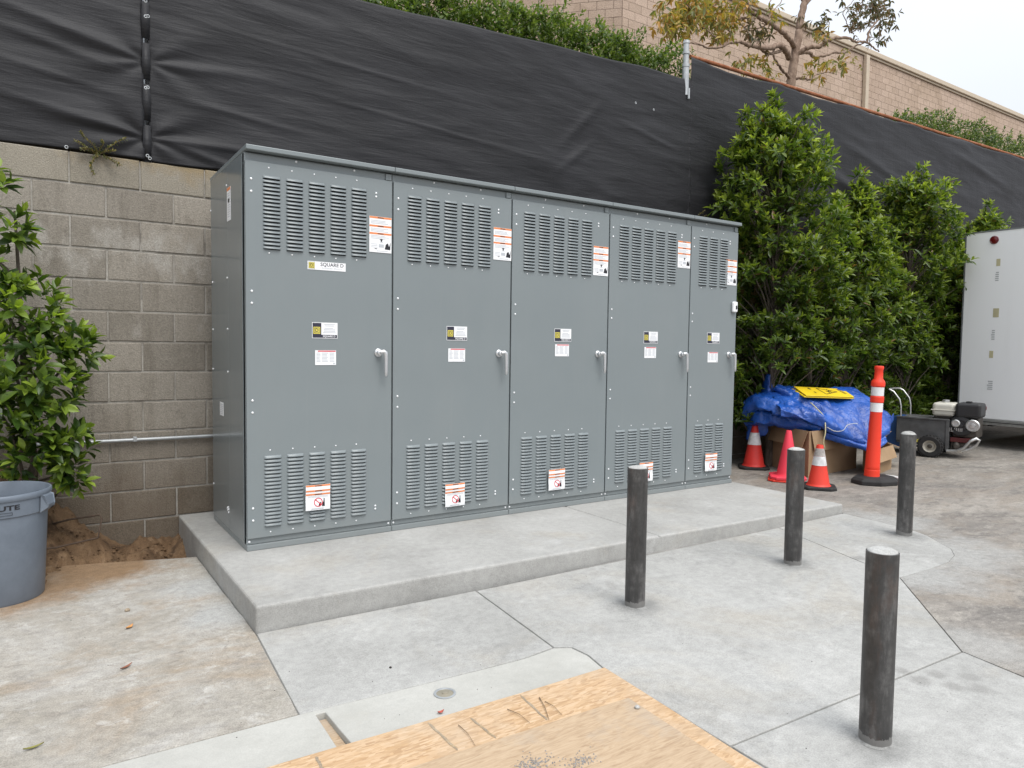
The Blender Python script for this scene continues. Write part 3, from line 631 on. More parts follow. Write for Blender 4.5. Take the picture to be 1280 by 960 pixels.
def square_d_mark(mm, x, z, s_, y, mi_bg, mi_fg):
    def rect(x0, z0, x1, z1, dy, mi): mm.m = mi; mm.add([(x0, y - dy, z0), (x1, y - dy, z0), (x1, y - dy, z1), (x0, y - dy, z1)], [(0, 1, 2, 3)])
    rect(x - s_, z - s_, x + s_, z + s_, 0.0006, mi_bg)
    t_ = s_ * 0.13; i_ = s_ * 0.78
    for a in ((-i_, -i_, i_, -i_ + t_), (-i_, i_ - t_, i_, i_), (-i_, -i_ + t_, -i_ + t_, i_ - t_), (i_ - t_, -i_ + t_, i_, i_ - t_)): rect(x + a[0], z + a[1], x + a[2], z + a[3], 0.0010, mi_fg)
    vs_, fs_ = text_geo('D', s_ * 1.35, 0.02 * s_)
    mm.m = mi_fg; mm.add([(x + vx, y - 0.0012, z + vy) for vx, vy, _ in vs_], fs_)
def label_name():
    mm = MB(); w, h, y = 0.159, 0.096, -0.0008
    def rect(x0, z0, x1, z1, dy, mi): mm.m = mi; mm.add([(x0, y - dy, z0), (x1, y - dy, z0), (x1, y - dy, z1), (x0, y - dy, z1)], [(0, 1, 2, 3)])
    mm.m = 0; mm.box((0, y - 0.0004, 0), (w, 0.0, h))
    rect(0.003, 0.003, 0.057, h - 0.003, 0.0007, 1); rect(0.057, 0.003, w - 0.003, 0.022, 0.0007, 1)
    square_d_mark(mm, 0.029, 0.048, 0.021, y - 0.0003, 3, 1)
    vs_, fs_ = text_geo('SQUARE D', 0.0165, 0.0003); mm.m = 0; mm.add([(0.106 + vx, y - 0.0012, 0.0125 + vy) for vx, vy, _ in vs_], fs_)
    for z, a, b in ((0.083, 0.075, 0.142), (0.074, 0.08, 0.136), (0.060, 0.076, 0.13), (0.051, 0.072, 0.145), (0.042, 0.072, 0.146), (0.033, 0.068, 0.148)): rect(a, z, b, z + 0.004, 0.0007, 2)
    return mm
def label_red():
    mm = MB(); w, h, y = 0.131, 0.090, -0.0008
    def rect(x0, z0, x1, z1, dy, mi): mm.m = mi; mm.add([(x0, y - dy, z0), (x1, y - dy, z0), (x1, y - dy, z1), (x0, y - dy, z1)], [(0, 1, 2, 3)])
    mm.m = 0; mm.box((0, y - 0.0004, 0), (w, 0.0, h))
    rect(0.017, h - 0.009, w - 0.003, h - 0.002, 0.0007, 1)
    for cx, cw in ((0.008, 0.026), (0.042, 0.040), (0.090, 0.034)):
        for z in np.arange(0.020, 0.075, 0.0085): rect(cx, z, cx + cw * random.uniform(0.75, 1), z + 0.0038, 0.0007, 2)
    rect(0.112, 0.005, 0.124, 0.014, 0.0007, 2)
    return mm
def label_brand():
    mm = MB(); w, h, y = 0.238, 0.050, -0.0008
    mm.m = 0; mm.box((0, y - 0.0004, 0), (w, 0.0, h))
    mm.m = 2; mm.add([(0.004, y - 0.0005, 0.003), (0.046, y - 0.0005, 0.003), (0.046, y - 0.0005, 0.047), (0.004, y - 0.0005, 0.047)], [(0, 1, 2, 3)])
    square_d_mark(mm, 0.025, 0.025, 0.018, y - 0.0003, 3, 1)
    vs_, fs_ = text_geo('SQUARE D', 0.030, 0.0004); mm.m = 1; mm.add([(0.152 + vx * 1.02, y - 0.0008, 0.0335 + vy) for vx, vy, _ in vs_], fs_)
    vs_, fs_ = text_geo('Schneider Electric', 0.0165, 0.0); mm.m = 2; mm.add([(0.152 + vx * 1.06, y - 0.0008, 0.0125 + vy) for vx, vy, _ in vs_], fs_)
    return mm
def to_mesh(mm, name, mats):
    me = bpy.data.meshes.new(name); me.from_pydata(mm.v, [], mm.f); me.update()
    for q in mats: me.materials.append(q)
    me.polygons.foreach_set('material_index', mm.mi); return me
LAB_UP = to_mesh(label_upper(), 'warning_label', [M['white'], M['orange_ink'], M['black_ink'], M['grey_ink']])
LAB_LOW = to_mesh(label_lower(), 'hazard_label', [M['white'], M['orange_ink'], M['black_ink'], M['grey_ink'], M['red_ink']])
LAB_NAME = to_mesh(label_name(), 'nameplate', [M['white'], M['navy_ink'], M['grey_ink'], M['yellow_ink']])
LAB_RED = to_mesh(label_red(), 'data_label', [M['white'], M['red_ink'], M['grey_ink']])
LAB_BRAND = to_mesh(label_brand(), 'maker_strip', [M['white'], M['navy_ink'], M['grey_ink'], M['yellow_ink']])
def handle_mesh():
    mm = MB()
    rotm = Matrix.Rotation(R(90), 4, 'X')
    mm.lathe([(0.026, 0), (0.026, 0.006), (0.021, 0.010), (0.017, 0.012), (0.017, 0.035), (0.012, 0.038)], 18, Matrix.Translation((-0.012, 0, 0)) @ rotm)
    mm.tube([(-0.012, -0.036, 0.004), (0.008, -0.044, 0.008), (0.018, -0.046, 0.001), (0.0205, -0.047, -0.02), (0.021, -0.049, -0.07), (0.0205, -0.050, -0.12), (0.020, -0.050, -0.142), (0.020, -0.049, -0.149)], [0.014, 0.0145, 0.0145, 0.0125, 0.0115, 0.0115, 0.010, 0.005], 10)
    me = bpy.data.meshes.new('handle'); me.from_pydata(mm.v, [], mm.f); me.materials.append(M['chrome']); shade(me, 45); return me
HANDLE = handle_mesh()
def cabinet(x0, w, cols, up_lab, nm_lab, red_lab, low_lab, hx, label, first=False, last=False):
    root = tag(empty('electrical_cabinet', (x0, 0, 0)), label, 'electrical cabinet', 'row of electrical cabinets on the pad')
    D, e = 0.912, 0.0016
    # open fronted shell
    mm = MB(); z0, z1 = 0.036, 2.302
    xa, xb = e, w - e
    for q in ([(xa, 0.02, z0), (xa, D, z0), (xa, D, z1), (xa, 0.02, z1)], [(xb, D, z0), (xb, 0.02, z0), (xb, 0.02, z1), (xb, D, z1)], [(xb, D, z0), (xa, D, z0), (xa, D, z1), (xb, D, z1)],
              [(xa, 0.02, z1), (xb, 0.02, z1), (xb, D, z1), (xa, D, z1)], [(xa, D, z0), (xb, D, z0), (xb, 0.02, z0), (xa, 0.02, z0)]):
        mm.add(q, [(3, 2, 1, 0)])
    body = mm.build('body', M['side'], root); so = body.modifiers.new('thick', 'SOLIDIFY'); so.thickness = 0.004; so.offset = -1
    mm = MB(); mm.box((xa, 0.016, 2.246), (xb, 0.05, 2.301)); mm.box((xa, 0.016, 0.037), (xb, 0.05, 0.083)); mm.box((xa, 0.018, 0.084), (xa + 0.022, 0.05, 2.245)); mm.box((xb - 0.022, 0.018, 0.084), (xb, 0.05, 2.245))
    if not last: mm.box((xb - 0.045, 0.006, 2.262), (xb - 0.006, 0.016, 2.30))
    mm.build('frame', M['cab'], root, bevel=0.0015)
    # base channel
    mm = MB(); mm.box((xa, -0.003, 0.001), (xb, D + 0.003, 0.0345)); mm.build('base', M['cab'], root, bevel=0.003)
    # roof with turned-down lip
    mm = MB(); ra, rb = (xa - (0.016 if first else 0.0)), (xb + (0.018 if last else 0.0)); ya, yb = -0.034, D + 0.035
    mm.add([(ra, ya, 2.3395), (rb, ya, 2.3395), (rb, yb, 2.326), (ra, yb, 2.326), (ra, ya, 2.312), (rb, ya, 2.312), (rb, yb, 2.302), (ra, yb, 2.302)],
           [(0, 1, 2, 3), (4, 5, 1, 0), (5, 6, 2, 1), (6, 7, 3, 2), (7, 4, 0, 3), (7, 6, 5, 4)])
    mm.build('roof', M['cab'], root, bevel=0.004)
    # door with punched slots
    da, db, dz0, dz1 = 0.0045, w - 0.0075, 0.074, 2.2565
    c0 = 0.1005; cpitch = 0.1335
    colx = [c0 + cpitch * k for k in range(cols)]
    xb_ = [da]
    for c in colx: xb_ += [c + 0.004, c + LW - 0.004]
    xb_.append(db)
    zlow, zup = 0.5565, 2.1845
    zbrk = [dz0]; holes = set()
    for base in (zlow, zup):
        for k in range(ROWS - 1, -1, -1):
            zt = base - PITCH * k
            zbrk += [zt - PITCH + 0.0004 if k == ROWS - 1 else None, zt - 0.0075]
            holes.add(round(zt - 0.0075, 5))
            zbrk += [zt - 0.0]
    # rows: slot spans [zt-0.0205, zt-0.0075]; rebuild the break list cleanly
    zbrk = [dz0]; slot = []
    for base in (zlow, zup):
        for k in range(ROWS - 1, -1, -1):
            zt = base - PITCH * k; slot.append((len(zbrk), )); zbrk += [zt - 0.0216, zt - 0.0065]
    zbrk.append(dz1)
    slots = {s_[0] for s_ in slot}
    nxx, nzz = len(xb_), len(zbrk); mm = MB()
    vs_ = [(x, 0.0, z) for z in zbrk for x in xb_]
    fs_ = []
    for j in range(nzz - 1):
        for i in range(nxx - 1):
            if j in slots and i % 2 == 1: continue
            fs_.append((j * nxx + i, j * nxx + i + 1, (j + 1) * nxx + i + 1, (j + 1) * nxx + i))
    mm.add(vs_, fs_)
    t_ = 0.0145
    mm.add([(da, 0, dz0), (db, 0, dz0), (db, 0, dz1), (da, 0, dz1), (da, t_, dz0), (db, t_, dz0), (db, t_, dz1), (da, t_, dz1)], [(4, 5, 1, 0), (5, 6, 2, 1), (6, 7, 3, 2), (7, 4, 0, 3)])
    door = mm.build('door', M['cab'], root)
    for base in (zlow, zup):
        for c in colx:
            for k in range(ROWS): link('louver', LOUV, door, (c + LW / 2, -0.0006, base - PITCH * k))
    bm_ = MB()
    Rx = Matrix.Rotation(R(90), 4, 'X')
    def bolt(x, z, r, hgt=0.003): bm_.lathe([(r, 0), (r * 0.92, hgt * 0.6), (r * 0.55, hgt)], 8, Matrix.Translation((x, 0.0, z)) @ Rx, cap0=False)
    hxr = w - 0.115
    for z in (2.155, 2.085, 1.517, 1.448, 0.884, 0.813, 0.251, 0.179): bolt(0.037, z, 0.0072, 0.004)
    for z in (2.169, 2.147, 0.182, 0.162): bolt(hxr, z, 0.0068, 0.004)
    for c in colx:
        for z in (2.230, 1.741, 0.588, 0.101): bolt(c + 0.036, z, 0.0048)
    bm_.build('bolts', M['bolt'], door, smooth=True, kind='stuff')
    fb = MB()
    def fbolt(x, y, z, r): fb.lathe([(r, 0), (r * 0.9, 0.004), (r * 0.5, 0.006)], 8, Matrix.Translation((x, y, z)) @ Rx, cap0=False)
    for x in (0.30, 0.66): 
        if x < w - 0.1: fbolt(x * w / 0.9144, 0.016, 2.292, 0.007)
    for x in (0.018, w - 0.018): fbolt(x, -0.0 + 0.016, 0.052, 0.008)
    fb.build('frame_bolts', M['bolt'], root, smooth=True, kind='stuff')
    link('warning_label', LAB_UP, door, (up_lab[0] - x0, -0.0022, up_lab[1]))
    link('nameplate', LAB_NAME, door, (nm_lab[0] - x0, -0.001, nm_lab[1]))
    link('data_label', LAB_RED, door, (red_lab[0] - x0, -0.001, red_lab[1]))
    link('hazard_label', LAB_LOW, door, (low_lab[0] - x0, -0.001, low_lab[1]), (0, random.uniform(-.01, .01), 0))
    link('handle', HANDLE, door, (hx - x0, -0.001, 1.166))
    return root, door, body
W36 = 0.9144
c1, d1, b1 = cabinet(0.0, W36, 5, (0.753, 1.800), (0.388, 1.2515), (0.4065, 1.089), (0.340, 0.204), 0.828, 'grey steel electrical cabinet with the white maker strip, at the bare block wall end')
c2, d2, b2 = cabinet(W36, W36, 5, (1.673, 1.822), (1.309, 1.252), (1.323, 1.108), (1.299, 0.118), 1.742, 'grey steel electrical cabinet second from the bare block wall end of the row')
c3, d3, b3 = cabinet(2 * W36, W36, 5, (2.580, 1.772), (2.218, 1.257), (2.227, 1.147), (2.173, 0.143), 2.655, 'middle one of the five grey steel electrical cabinets')
c4, d4, b4 = cabinet(3 * W36, W36, 5, (3.497, 1.895), (3.128, 1.255), (3.140, 1.135), (3.095, 0.120), 3.572, 'wide grey steel electrical cabinet standing right beside the narrow one')
c5, d5, b5 = cabinet(4 * W36, 0.6096, 3, (4.098, 1.785), (3.886, 1.262), (3.899, 1.098), (3.882, 0.140), 4.186, 'narrow grey steel electrical cabinet at the tree end, with a small white lock box')
for c in (c1,):
    link('maker_strip', LAB_BRAND, d1, (0.361, -0.001, 1.664))
# first cabinet: outer side details
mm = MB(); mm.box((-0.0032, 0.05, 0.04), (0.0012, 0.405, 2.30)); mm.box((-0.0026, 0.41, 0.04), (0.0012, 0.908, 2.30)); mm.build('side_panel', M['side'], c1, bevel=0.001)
mm = MB(); mm.box((-0.0048, 0.325, 1.963), (-0.0034, 0.418, 2.165)); mm.m = 1; mm.box((-0.0052, 0.326, 2.145), (-0.0046, 0.417, 2.164)); mm.m = 2
for z in np.arange(1.985, 2.13, 0.014): mm.box((-0.0052, 0.335, z), (-0.0046, 0.40, z + 0.005))
mm.m = 3; mm.box((-0.0052, 0.35, 2.075), (-0.0046, 0.392, 2.095)); mm.build('side_label', [M['white'], M['orange_ink'], M['grey_ink'], M['black_ink']], c1)
mm = MB(); mm.box((-0.0042, 0.568, 0.745), (-0.0030, 0.668, 0.832)); mm.m = 1
for z in np.arange(0.755, 0.82, 0.012): mm.box((-0.0047, 0.578, z), (-0.004, 0.655, z + 0.005))
mm.build('side_sticker', [M['white'], M['grey_ink']], c1)
mm = MB(); RyL = Matrix.Rotation(R(-90), 4, 'Y')
for y, z in [(0.43, 2.185), (0.90, 2.10), (0.43, 1.303), (0.86, 1.305), (0.43, 1.036), (0.87, 1.039), (0.885, 0.255), (0.44, 0.165), (0.46, 0.155), (0.44, 0.145), (0.475, 0.165), (0.455, 0.175), (0.86, 1.62), (0.43, 1.62)]:
    mm.lathe([(0.0065, 0), (0.006, 0.003), (0.0035, 0.005)], 8, Matrix.Translation((-0.003, y, z)) @ RyL, cap0=False)
mm.build('side_bolts', M['bolt'], c1, smooth=True, kind='stuff')
mm = MB(); mm.box((0.532, -0.030, 1.545), (0.592, -0.001, 1.640)); o = mm.build('lock_box', M['white'], d5, bevel=0.012, segs=3)
mm = MB(); mm.box((0.561, -0.0335, 1.572), (0.577, -0.0305, 1.605)); mm.build('lock_face', M['black_ink'], d5)

# ================================================================== BOLLARDS
def bollard(x, y, h, label, group=None, tilt=(0, 0), dome=0.012):
    root = tag(empty('pipe_bollard', (x, y, G(x)), (tilt[0], tilt[1], random.uniform(0, 6))), label, 'bollard', 'steel pipe bollards in front of the pad')
    r = 0.0515; prof = [(r, -0.05)] + [(r, h * k / 12) for k in range(13)] + [(r - 0.004, h + 0.0015)]
    mm = MB(); mm.lathe(prof, 40, cap0=False, cap1=False); mm.build('pipe', M['bollard'], root, smooth=50)
    mm = MB(); mm.lathe([(r - 0.0035, h - 0.01), (r - 0.004, h + 0.002), (r * 0.75, h + dome * 0.6), (r * 0.4, h + dome), (0.006, h + dome * 1.1)], 28, cap0=False)
    for i, v in enumerate(mm.v):
        mm.v[i] = (v[0], v[1], v[2] + 0.004 * nz(v[0] * 30, v[1] * 30, x))
    mm.build('cement_fill', M['cement'], root, smooth=60)
    mm = MB(); n = 40; vs_ = []
    for ring, (rr, zz) in enumerate(((r - 0.002, 0.005), (r + 0.002, 0.004), (r + 0.006, 0.002), (r + 0.011, 0.0003))):
        for k in range(n):
            a = 2 * math.pi * k / n; q = 1 + (0.30 * nz(math.cos(a) * 2, math.sin(a) * 2, x * 3) if ring > 1 else 0); vs_.append((rr * q * math.cos(a), rr * q * math.sin(a), zz + (0.002 * nz(math.cos(a) * 3, math.sin(a) * 3, x) if ring < 2 else 0)))
    mm.add(vs_, [(i * n + k, i * n + (k + 1) % n, (i + 1) * n + (k + 1) % n, (i + 1) * n + k) for i in range(3) for k in range(n)][::1])
    mm.f = [tuple(reversed(f)) for f in mm.f]
    mm.build('grout_collar', M['new'], root, smooth=True)
    return root
bollard(1.538, -1.628, 0.715, 'dark steel pipe bollard at the row end away from the orange post')
bollard(2.832, -1.645, 0.705, 'middle dark steel pipe bollard of the row of three', tilt=(0, -0.004))
bollard(4.075, -1.668, 0.715, 'dark steel pipe bollard at the row end nearest the orange post', dome=0.02)
bollard(1.349, -3.008, 0.655, 'dark steel pipe bollard with pale cement cap standing apart from the row of three')

# ================================================================== BOARDS ON THE GROUND
def osb():
    t = NT('oriented_strand_board'); c = None
    base = t.mix(t.ramp(t.noise(t.pos('pos'), 3, 6, 0.6), [(0.35, 0), (0.65, 1)]), (0.42, 0.255, 0.118), (0.54, 0.35, 0.175))
    c = base; h = None
    for k, (ang, sx, sy) in enumerate(((0.15, 26, 120), (1.25, 28, 130), (-0.6, 24, 110), (0.75, 30, 125))):
        vo = t.n('ShaderNodeTexVoronoi'); vo.inputs['Scale'].default_value = 1.0; vo.inputs['Randomness'].default_value = 1.0
        wob = t.n('ShaderNodeVectorMath'); wob.operation = 'ADD'
        t.l(t.pos('pos', scale=(sx, sy, 1), rot=(0, 0, ang), loc=(k * 3.1, k * 1.7, 0)), wob.inputs[0])
        nn_ = t.n('ShaderNodeTexNoise'); nn_.inputs['Scale'].default_value = 9; t.l(t.pos('pos'), nn_.inputs['Vector']); t.l(nn_.outputs['Color'], wob.inputs[1])
        t.l(wob.outputs[0], vo.inputs['Vector']); rn = t.sep(vo.outputs['Color'])[0]
        layer = t.ramp(rn, [(0.0, (0.37, 0.235, 0.13)), (0.25, (0.45, 0.30, 0.17)), (0.6, (0.51, 0.35, 0.21)), (1.0, (0.58, 0.425, 0.28))])
        sel = t.ramp(t.sep(vo.outputs['Color'])[1], [(0.45, 0), (0.5, 0.85)]) if k else 0.8
        c = t.mix(sel, c, layer); h = rn if h is None else t.math('ADD', h, rn)
    c = t.mix(t.ramp(t.noise(t.pos('pos', loc=(1, 9, 0)), 2.3, 6, 0.65), [(0.48, 0), (0.70, 0.6)]), c, (0.46, 0.38, 0.29))
    t.bump(h, 0.35, 0.004); return t.set(c, 0.8, 0, 0.25)
M['osb'] = osb()
def ply():
    t = NT('plywood')
    n = t.noise(t.pos('pos', scale=(1.0, 6.0, 1), rot=(0, 0, 0.03)), 9.0, 7, 0.66, 1.6)
    c = t.ramp(n, [(0.30, (0.31, 0.215, 0.135)), (0.45, (0.415, 0.305, 0.20)), (0.60, (0.47, 0.355, 0.24)), (0.75, (0.39, 0.305, 0.215))])
    w = t.n('ShaderNodeTexWave'); w.inputs['Scale'].default_value = 5; w.bands_direction = 'Y'; w.inputs['Distortion'].default_value = 9; w.inputs['Detail'].default_value = 3; w.inputs['Detail Scale'].default_value = 1.3
    t.l(t.pos('pos', scale=(0.35, 1.6, 1)), w.inputs['Vector'])
    c = t.mix(t.ramp(w.outputs['Fac'], [(0.0, 0.18), (0.25, 0)]), c, (0.29, 0.20, 0.125))
    c = t.mix(t.ramp(t.noise(t.pos('pos', loc=(4, 4, 0)), 3, 7, 0.7), [(0.52, 0), (0.72, 0.55)]), c, (0.36, 0.33, 0.29))
    t.bump(n, 0.4, 0.004); return t.set(c, 0.85, 0, 0.25)
M['ply'] = ply()
def board(name, pts, z0, z1, mat, label, cat='board'):
    mm = MB(); n = len(pts)
    vs_ = [(x, y, G(x) + z0) for x, y in pts] + [(x, y, G(x) + z1) for x, y in pts]
    fs_ = [tuple(range(n))[::-1], tuple(range(n, 2 * n))] + [(i, (i + 1) % n, n + (i + 1) % n, n + i) for i in range(n)]
    mm.add(vs_, fs_); return tag(mm.build(name, mat, bevel=0.0015), label, cat)
edge = [(-1.50, -2.005), (-0.95, -2.028), (-0.38, -2.048), (0.20, -2.076), (0.60, -2.092), (0.922, -2.100), (0.912, -2.30), (0.895, -2.60), (0.872, -2.98), (0.84, -3.24), (-1.55, -3.20)]
SB = board('strand_board', edge[::-1], 0.001, 0.013, M['osb'], 'golden oriented strand board sheet lying flat on the concrete')
board('plywood_sheet', [(0.812, -2.362), (0.790, -2.79), (0.77, -3.18), (-0.7, -3.16), (-0.66, -2.30), (0.02, -2.318)][::-1][::-1], 0.0135, 0.026, M['ply'], 'worn plywood sheet lying on top of the golden strand board')
def stick(a, b, r=0.0013, lift=0.017, mat='twig', name='twig', label='', cat='twig', z_end=0.0):
    A, B_ = at_g(*a), at_g(*b); mid = (A + B_) / 2 + np.array([0.006, 0.004, 0.003])
    mm = MB(); mm.tube([(A[0], A[1], G(A[0]) + lift), (mid[0], mid[1], G(mid[0]) + lift + 0.003), (B_[0], B_[1], G(B_[0]) + lift + z_end)], [r, r * 0.9, r * 0.6], 6)
    return tag(mm.build(name, M[mat], smooth=True), label, cat)
stick((634, 892), (662, 909), label='thin dry twig lying alone on the strand board')
stick((674, 877), (686, 905), label='pale dry twig crossing another on the strand board', r=0.0018)
stick((681, 882), (702, 899), label='thin dark twig beside the pale twig on the strand board')
stick((573, 912), (594, 938), label='long thin twig near the plywood edge on the strand board')
def grime_streak(a, b, w, label):
    A, B_ = at_g(*a), at_g(*b); d = (B_ - A)[:2]; L = np.linalg.norm(d); d /= L; nr = np.array([-d[1], d[0]]); mm = MB(); vs_ = []; n = 12
    for i in range(n + 1):
        c = A[:2] + d * L * i / n; ww = w * (0.6 + 0.5 * abs(nz(i * 0.9, a[0] * 0.1)))
        if i in (0, n): ww *= 0.3
        for s_ in (-1, 1): q = c + nr * ww * s_ + nr * 0.004 * nz(i * 0.5, 4); vs_.append((q[0], q[1], G(q[0]) + 0.0142))
    mm.add(vs_, [(2 * i, 2 * i + 1, 2 * i + 3, 2 * i + 2) for i in range(n)])
    for i, f in enumerate(mm.f): mm.f[i] = tuple(reversed(f))
    return mm.build('dirt_streak', M['dirt'], SB)
M['dirt'] = concrete('dried_cement_dirt', (0.34, 0.275, 0.20), (0.44, 0.355, 0.255), [(14, 0.5, 0.62, (0.50, 0.36, 0.20), 0.8)], 0.4, 6, 0.4)
for a, b in (((535, 908), (572, 943)), ((588, 902), (620, 928)), ((650, 873), (684, 905)), ((395, 951), (404, 968))):
    grime_streak(a, b, 0.0065, 'narrow grey dirt streak across the golden strand board')
grv = MB()
for k in range(420):
    gx_, gy_, sg_ = random.choice(((664, 966, 0.030), (664, 966, 0.030), (728, 962, 0.02), (690, 974, 0.05)))
    A = at_g(gx_, gy_); x = A[0] + random.gauss(0, sg_) * 1.3; y = A[1] + random.gauss(0, sg_ * 0.7); rr = random.uniform(0.0012, 0.0034)
    if y > -2.375: continue
    z = G(x) + 0.027
    grv.add([(x + rr, y, z), (x, y + rr, z), (x - rr, y, z), (x, y - rr, z), (x, y, z + rr)], [(0, 1, 4), (1, 2, 4), (2, 3, 4), (3, 0, 4)])
M['grv'] = simple('grey_gravel', (0.27, 0.26, 0.25), 0.9, 0, 0.3, 0.5, 200)
tag(grv.build('gravel', M['grv'], kind='stuff'), 'spilled grey gravel crumbs on the plywood sheet', 'gravel')
def pebble(px, py, r, lift, label, mat='cement', name='pebble'):
    A = at_g(px, py); mm = MB(); mm.lathe([(0.001, -r * 0.5), (r * 0.8, -r * 0.3), (r, 0.1 * r), (r * 0.6, 0.6 * r), (0.001, 0.75 * r)], 10, cap0=False, cap1=False)
    for i, v in enumerate(mm.v): mm.v[i] = (v[0] * (1 + 0.4 * nz(v[0] * 90, v[1] * 90, px)), v[1] * (1 + 0.4 * nz(v[1] * 70, v[2] * 90, py)), v[2])
    return tag(mm.build(name, M[mat], smooth=True, loc=(A[0], A[1], G(A[0]) + lift + r * 0.4)), label, 'pebble')
pebble(796, 894, 0.010, 0.026, 'small grey pebble at the plywood corner')
M['dark'] = simple('dark_grit', (0.04, 0.037, 0.034), 0.9, 0, 0.2)
A = at_g(382, 738)
pebble(488, 835, 0.006, 0.0, 'tiny dark pebble on new concrete before the pad', 'dark')
pebble(159, 764, 0.013, 0.0, 'small olive pebble on the old concrete', 'dirt')
for (px, py, ln, wd, rot_, colr, lab) in [(162, 785, 0.055, 0.022, 0.9, (0.50, 0.25, 0.09), 'tan dry leaf on the old concrete below the olive pebble'), (158, 835, 0.062, 0.016, 0.7, (0.24, 0.10, 0.06), 'narrow reddish brown dry leaf on the old concrete'),
                                          (42, 936, 0.06, 0.014, 0.2, (0.22, 0.21, 0.06), 'narrow olive leaf on the old concrete far from the pad'), (551, 892, 0.028, 0.016, 0.1, (0.42, 0.10, 0.07), 'small red leaf on the trench fill by the strand board')]:
    A = at_g(px, py); mm = MB(); n = 6; vs_ = []
    for i in range(n + 1):
        t_ = i / n; ww = wd / 2 * math.sin(math.pi * min(1, max(0.03, t_)) ** 0.9)
        for s_ in (-1, 0, 1): vs_.append(((t_ - 0.5) * ln, s_ * ww, 0.003 + 0.004 * abs(s_) + 0.006 * (t_ - 0.5) ** 2 * 4))
    mm.add(vs_, [(3 * i + j, 3 * i + 3 + j, 3 * i + 4 + j, 3 * i + 1 + j) for i in range(n) for j in (0, 1)])
    o = mm.build('fallen_leaf', simple('dry_leaf_%d' % px, colr, 0.7, 0, 0.3, 0.2, 60), smooth=True, loc=(A[0], A[1], G(A[0]))); o.rotation_euler = (0, 0, rot_); tag(o, lab, 'leaf')
# slot with form board, clean-out cap
mm = MB(); mm.box((-0.196, -2.44, 0), (-0.190, -1.795, 0.0)); 
mm = MB(); mm.box((-0.190, -2.44, -0.185), (-0.1535, -1.797, -0.150)); tag(mm.build('form_board', M['ply'], bevel=0.002), 'wooden form strip down in the narrow slot of the concrete', 'board')
A = at_g(556, 867)
root = tag(empty('cleanout_cover', (A[0], A[1], G(A[0]))), 'small round metal cleanout cover set in the concrete', 'cover')
mm = MB(); mm.lathe([(0.043, 0.0005), (0.043, 0.003), (0.038, 0.0045), (0.034, 0.003), (0.033, 0.001)], 28, cap0=False, cap1=False); mm.build('ring', M['galv'], root, smooth=40)
mm = MB(); mm.lathe([(0.0335, 0.0012), (0.02, 0.002), (0.012, 0.0022), (0.011, 0.006), (0.004, 0.007)], 24, cap0=False); mm.build('plug', simple('brass_dirty', (0.33, 0.30, 0.235), 0.5, 0.4), root, smooth=40)
# crumbs of grit on pad and slabs
gr = MB()
for k in range(130):
    px, py = random.uniform(60, 1250), random.uniform(690, 950); A = at_g(px, py); x, y = A[0], A[1]
    if (-0.25 < x < 4.4 and y > -1.1) or y < -2.0 and x < 1.0: continue
    rr = random.uniform(0.0008, 0.0024) * random.uniform(0.6, 1.3); z = G(x) + 0.0005
    gr.add([(x + rr, y, z), (x, y + rr, z), (x - rr, y, z), (x, y - rr, z), (x, y, z + rr)], [(0, 1, 4), (1, 2, 4), (2, 3, 4), (3, 0, 4)])
tag(gr.build('grit', M['dark'], kind='stuff'), 'dark grit crumbs scattered over the concrete', 'grit')

# ================================================================== TRASH BIN
M['bin'] = NT('grey_plastic')
t = M['bin']; v = t.pos('obj'); n = t.noise(v, 5, 7, 0.7)
c = t.mix(t.ramp(n, [(0.35, 0), (0.7, 1)]), (0.125, 0.150, 0.185), (0.165, 0.195, 0.235))
scr = t.ramp(t.noise(t.pos('obj', scale=(1, 1, 0.4), loc=(3, 1, 2)), 26, 8, 0.75), [(0.66, 0), (0.74, 0.6)]); c = t.mix(scr, c, (0.50, 0.52, 0.55))
t.bump(t.noise(v, 90, 3), 0.12, 0.003); M['bin'] = t.set(c, 0.45, 0, 0.45)
BC = at_g(-3, 746); BX, BY = BC[0], BC[1]
broot = tag(empty('trash_bin', (BX, BY, G(BX))), 'round grey plastic trash bin with moulded lettering', 'bin')
HB = 0.572
prof = [(0.195, 0.002), (0.205, 0.0), (0.211, 0.012), (0.2325, 0.455), (0.2405, 0.462), (0.2415, 0.470), (0.2435, HB - 0.03), (0.2505, HB - 0.028), (0.254, HB - 0.02), (0.254, HB - 0.006), (0.250, HB), (0.243, HB + 0.001), (0.238, HB - 0.006), (0.2285, 0.455), (0.206, 0.02), (0.19, 0.014)]
mm = MB(); mm.lathe(prof, 64, cap0=True, cap1=True); mm.build('tub', M['bin'], broot, smooth=35)
hv = math.atan2(-0.30 , 0.95)
for sgn in (0, math.pi):
    mm = MB(); ang = math.atan2(CAM_R[0][1], CAM_R[0][0]) + sgn + 0.12
    ca, sa = math.cos(ang), math.sin(ang)
    def P_(rad, tan, z): return (ca * rad - sa * tan, sa * rad + ca * tan, z)
    o_ = []
    for tan in (-0.045, 0.045):
        for rad, z in ((0.246, HB - 0.02), (0.262, HB - 0.03), (0.276, HB - 0.075), (0.272, HB - 0.088), (0.242, HB - 0.115)): o_.append(P_(rad, tan * (1.0 if rad < 0.27 else 0.75), z))
    mm.add(o_, [(0, 5, 6, 1), (1, 6, 7, 2), (2, 7, 8, 3), (3, 8, 9, 4), (4, 3, 2, 1, 0), (5, 6, 7, 8, 9)]); mm.build('handle', M['bin'], broot, bevel=0.004)
vs_, fs_ = text_geo('BRUTE', 0.040, 0.0012)
aim = math.atan2(CAM_POS[1] - BY, CAM_POS[0] - BX) + 0.10
mm = MB()
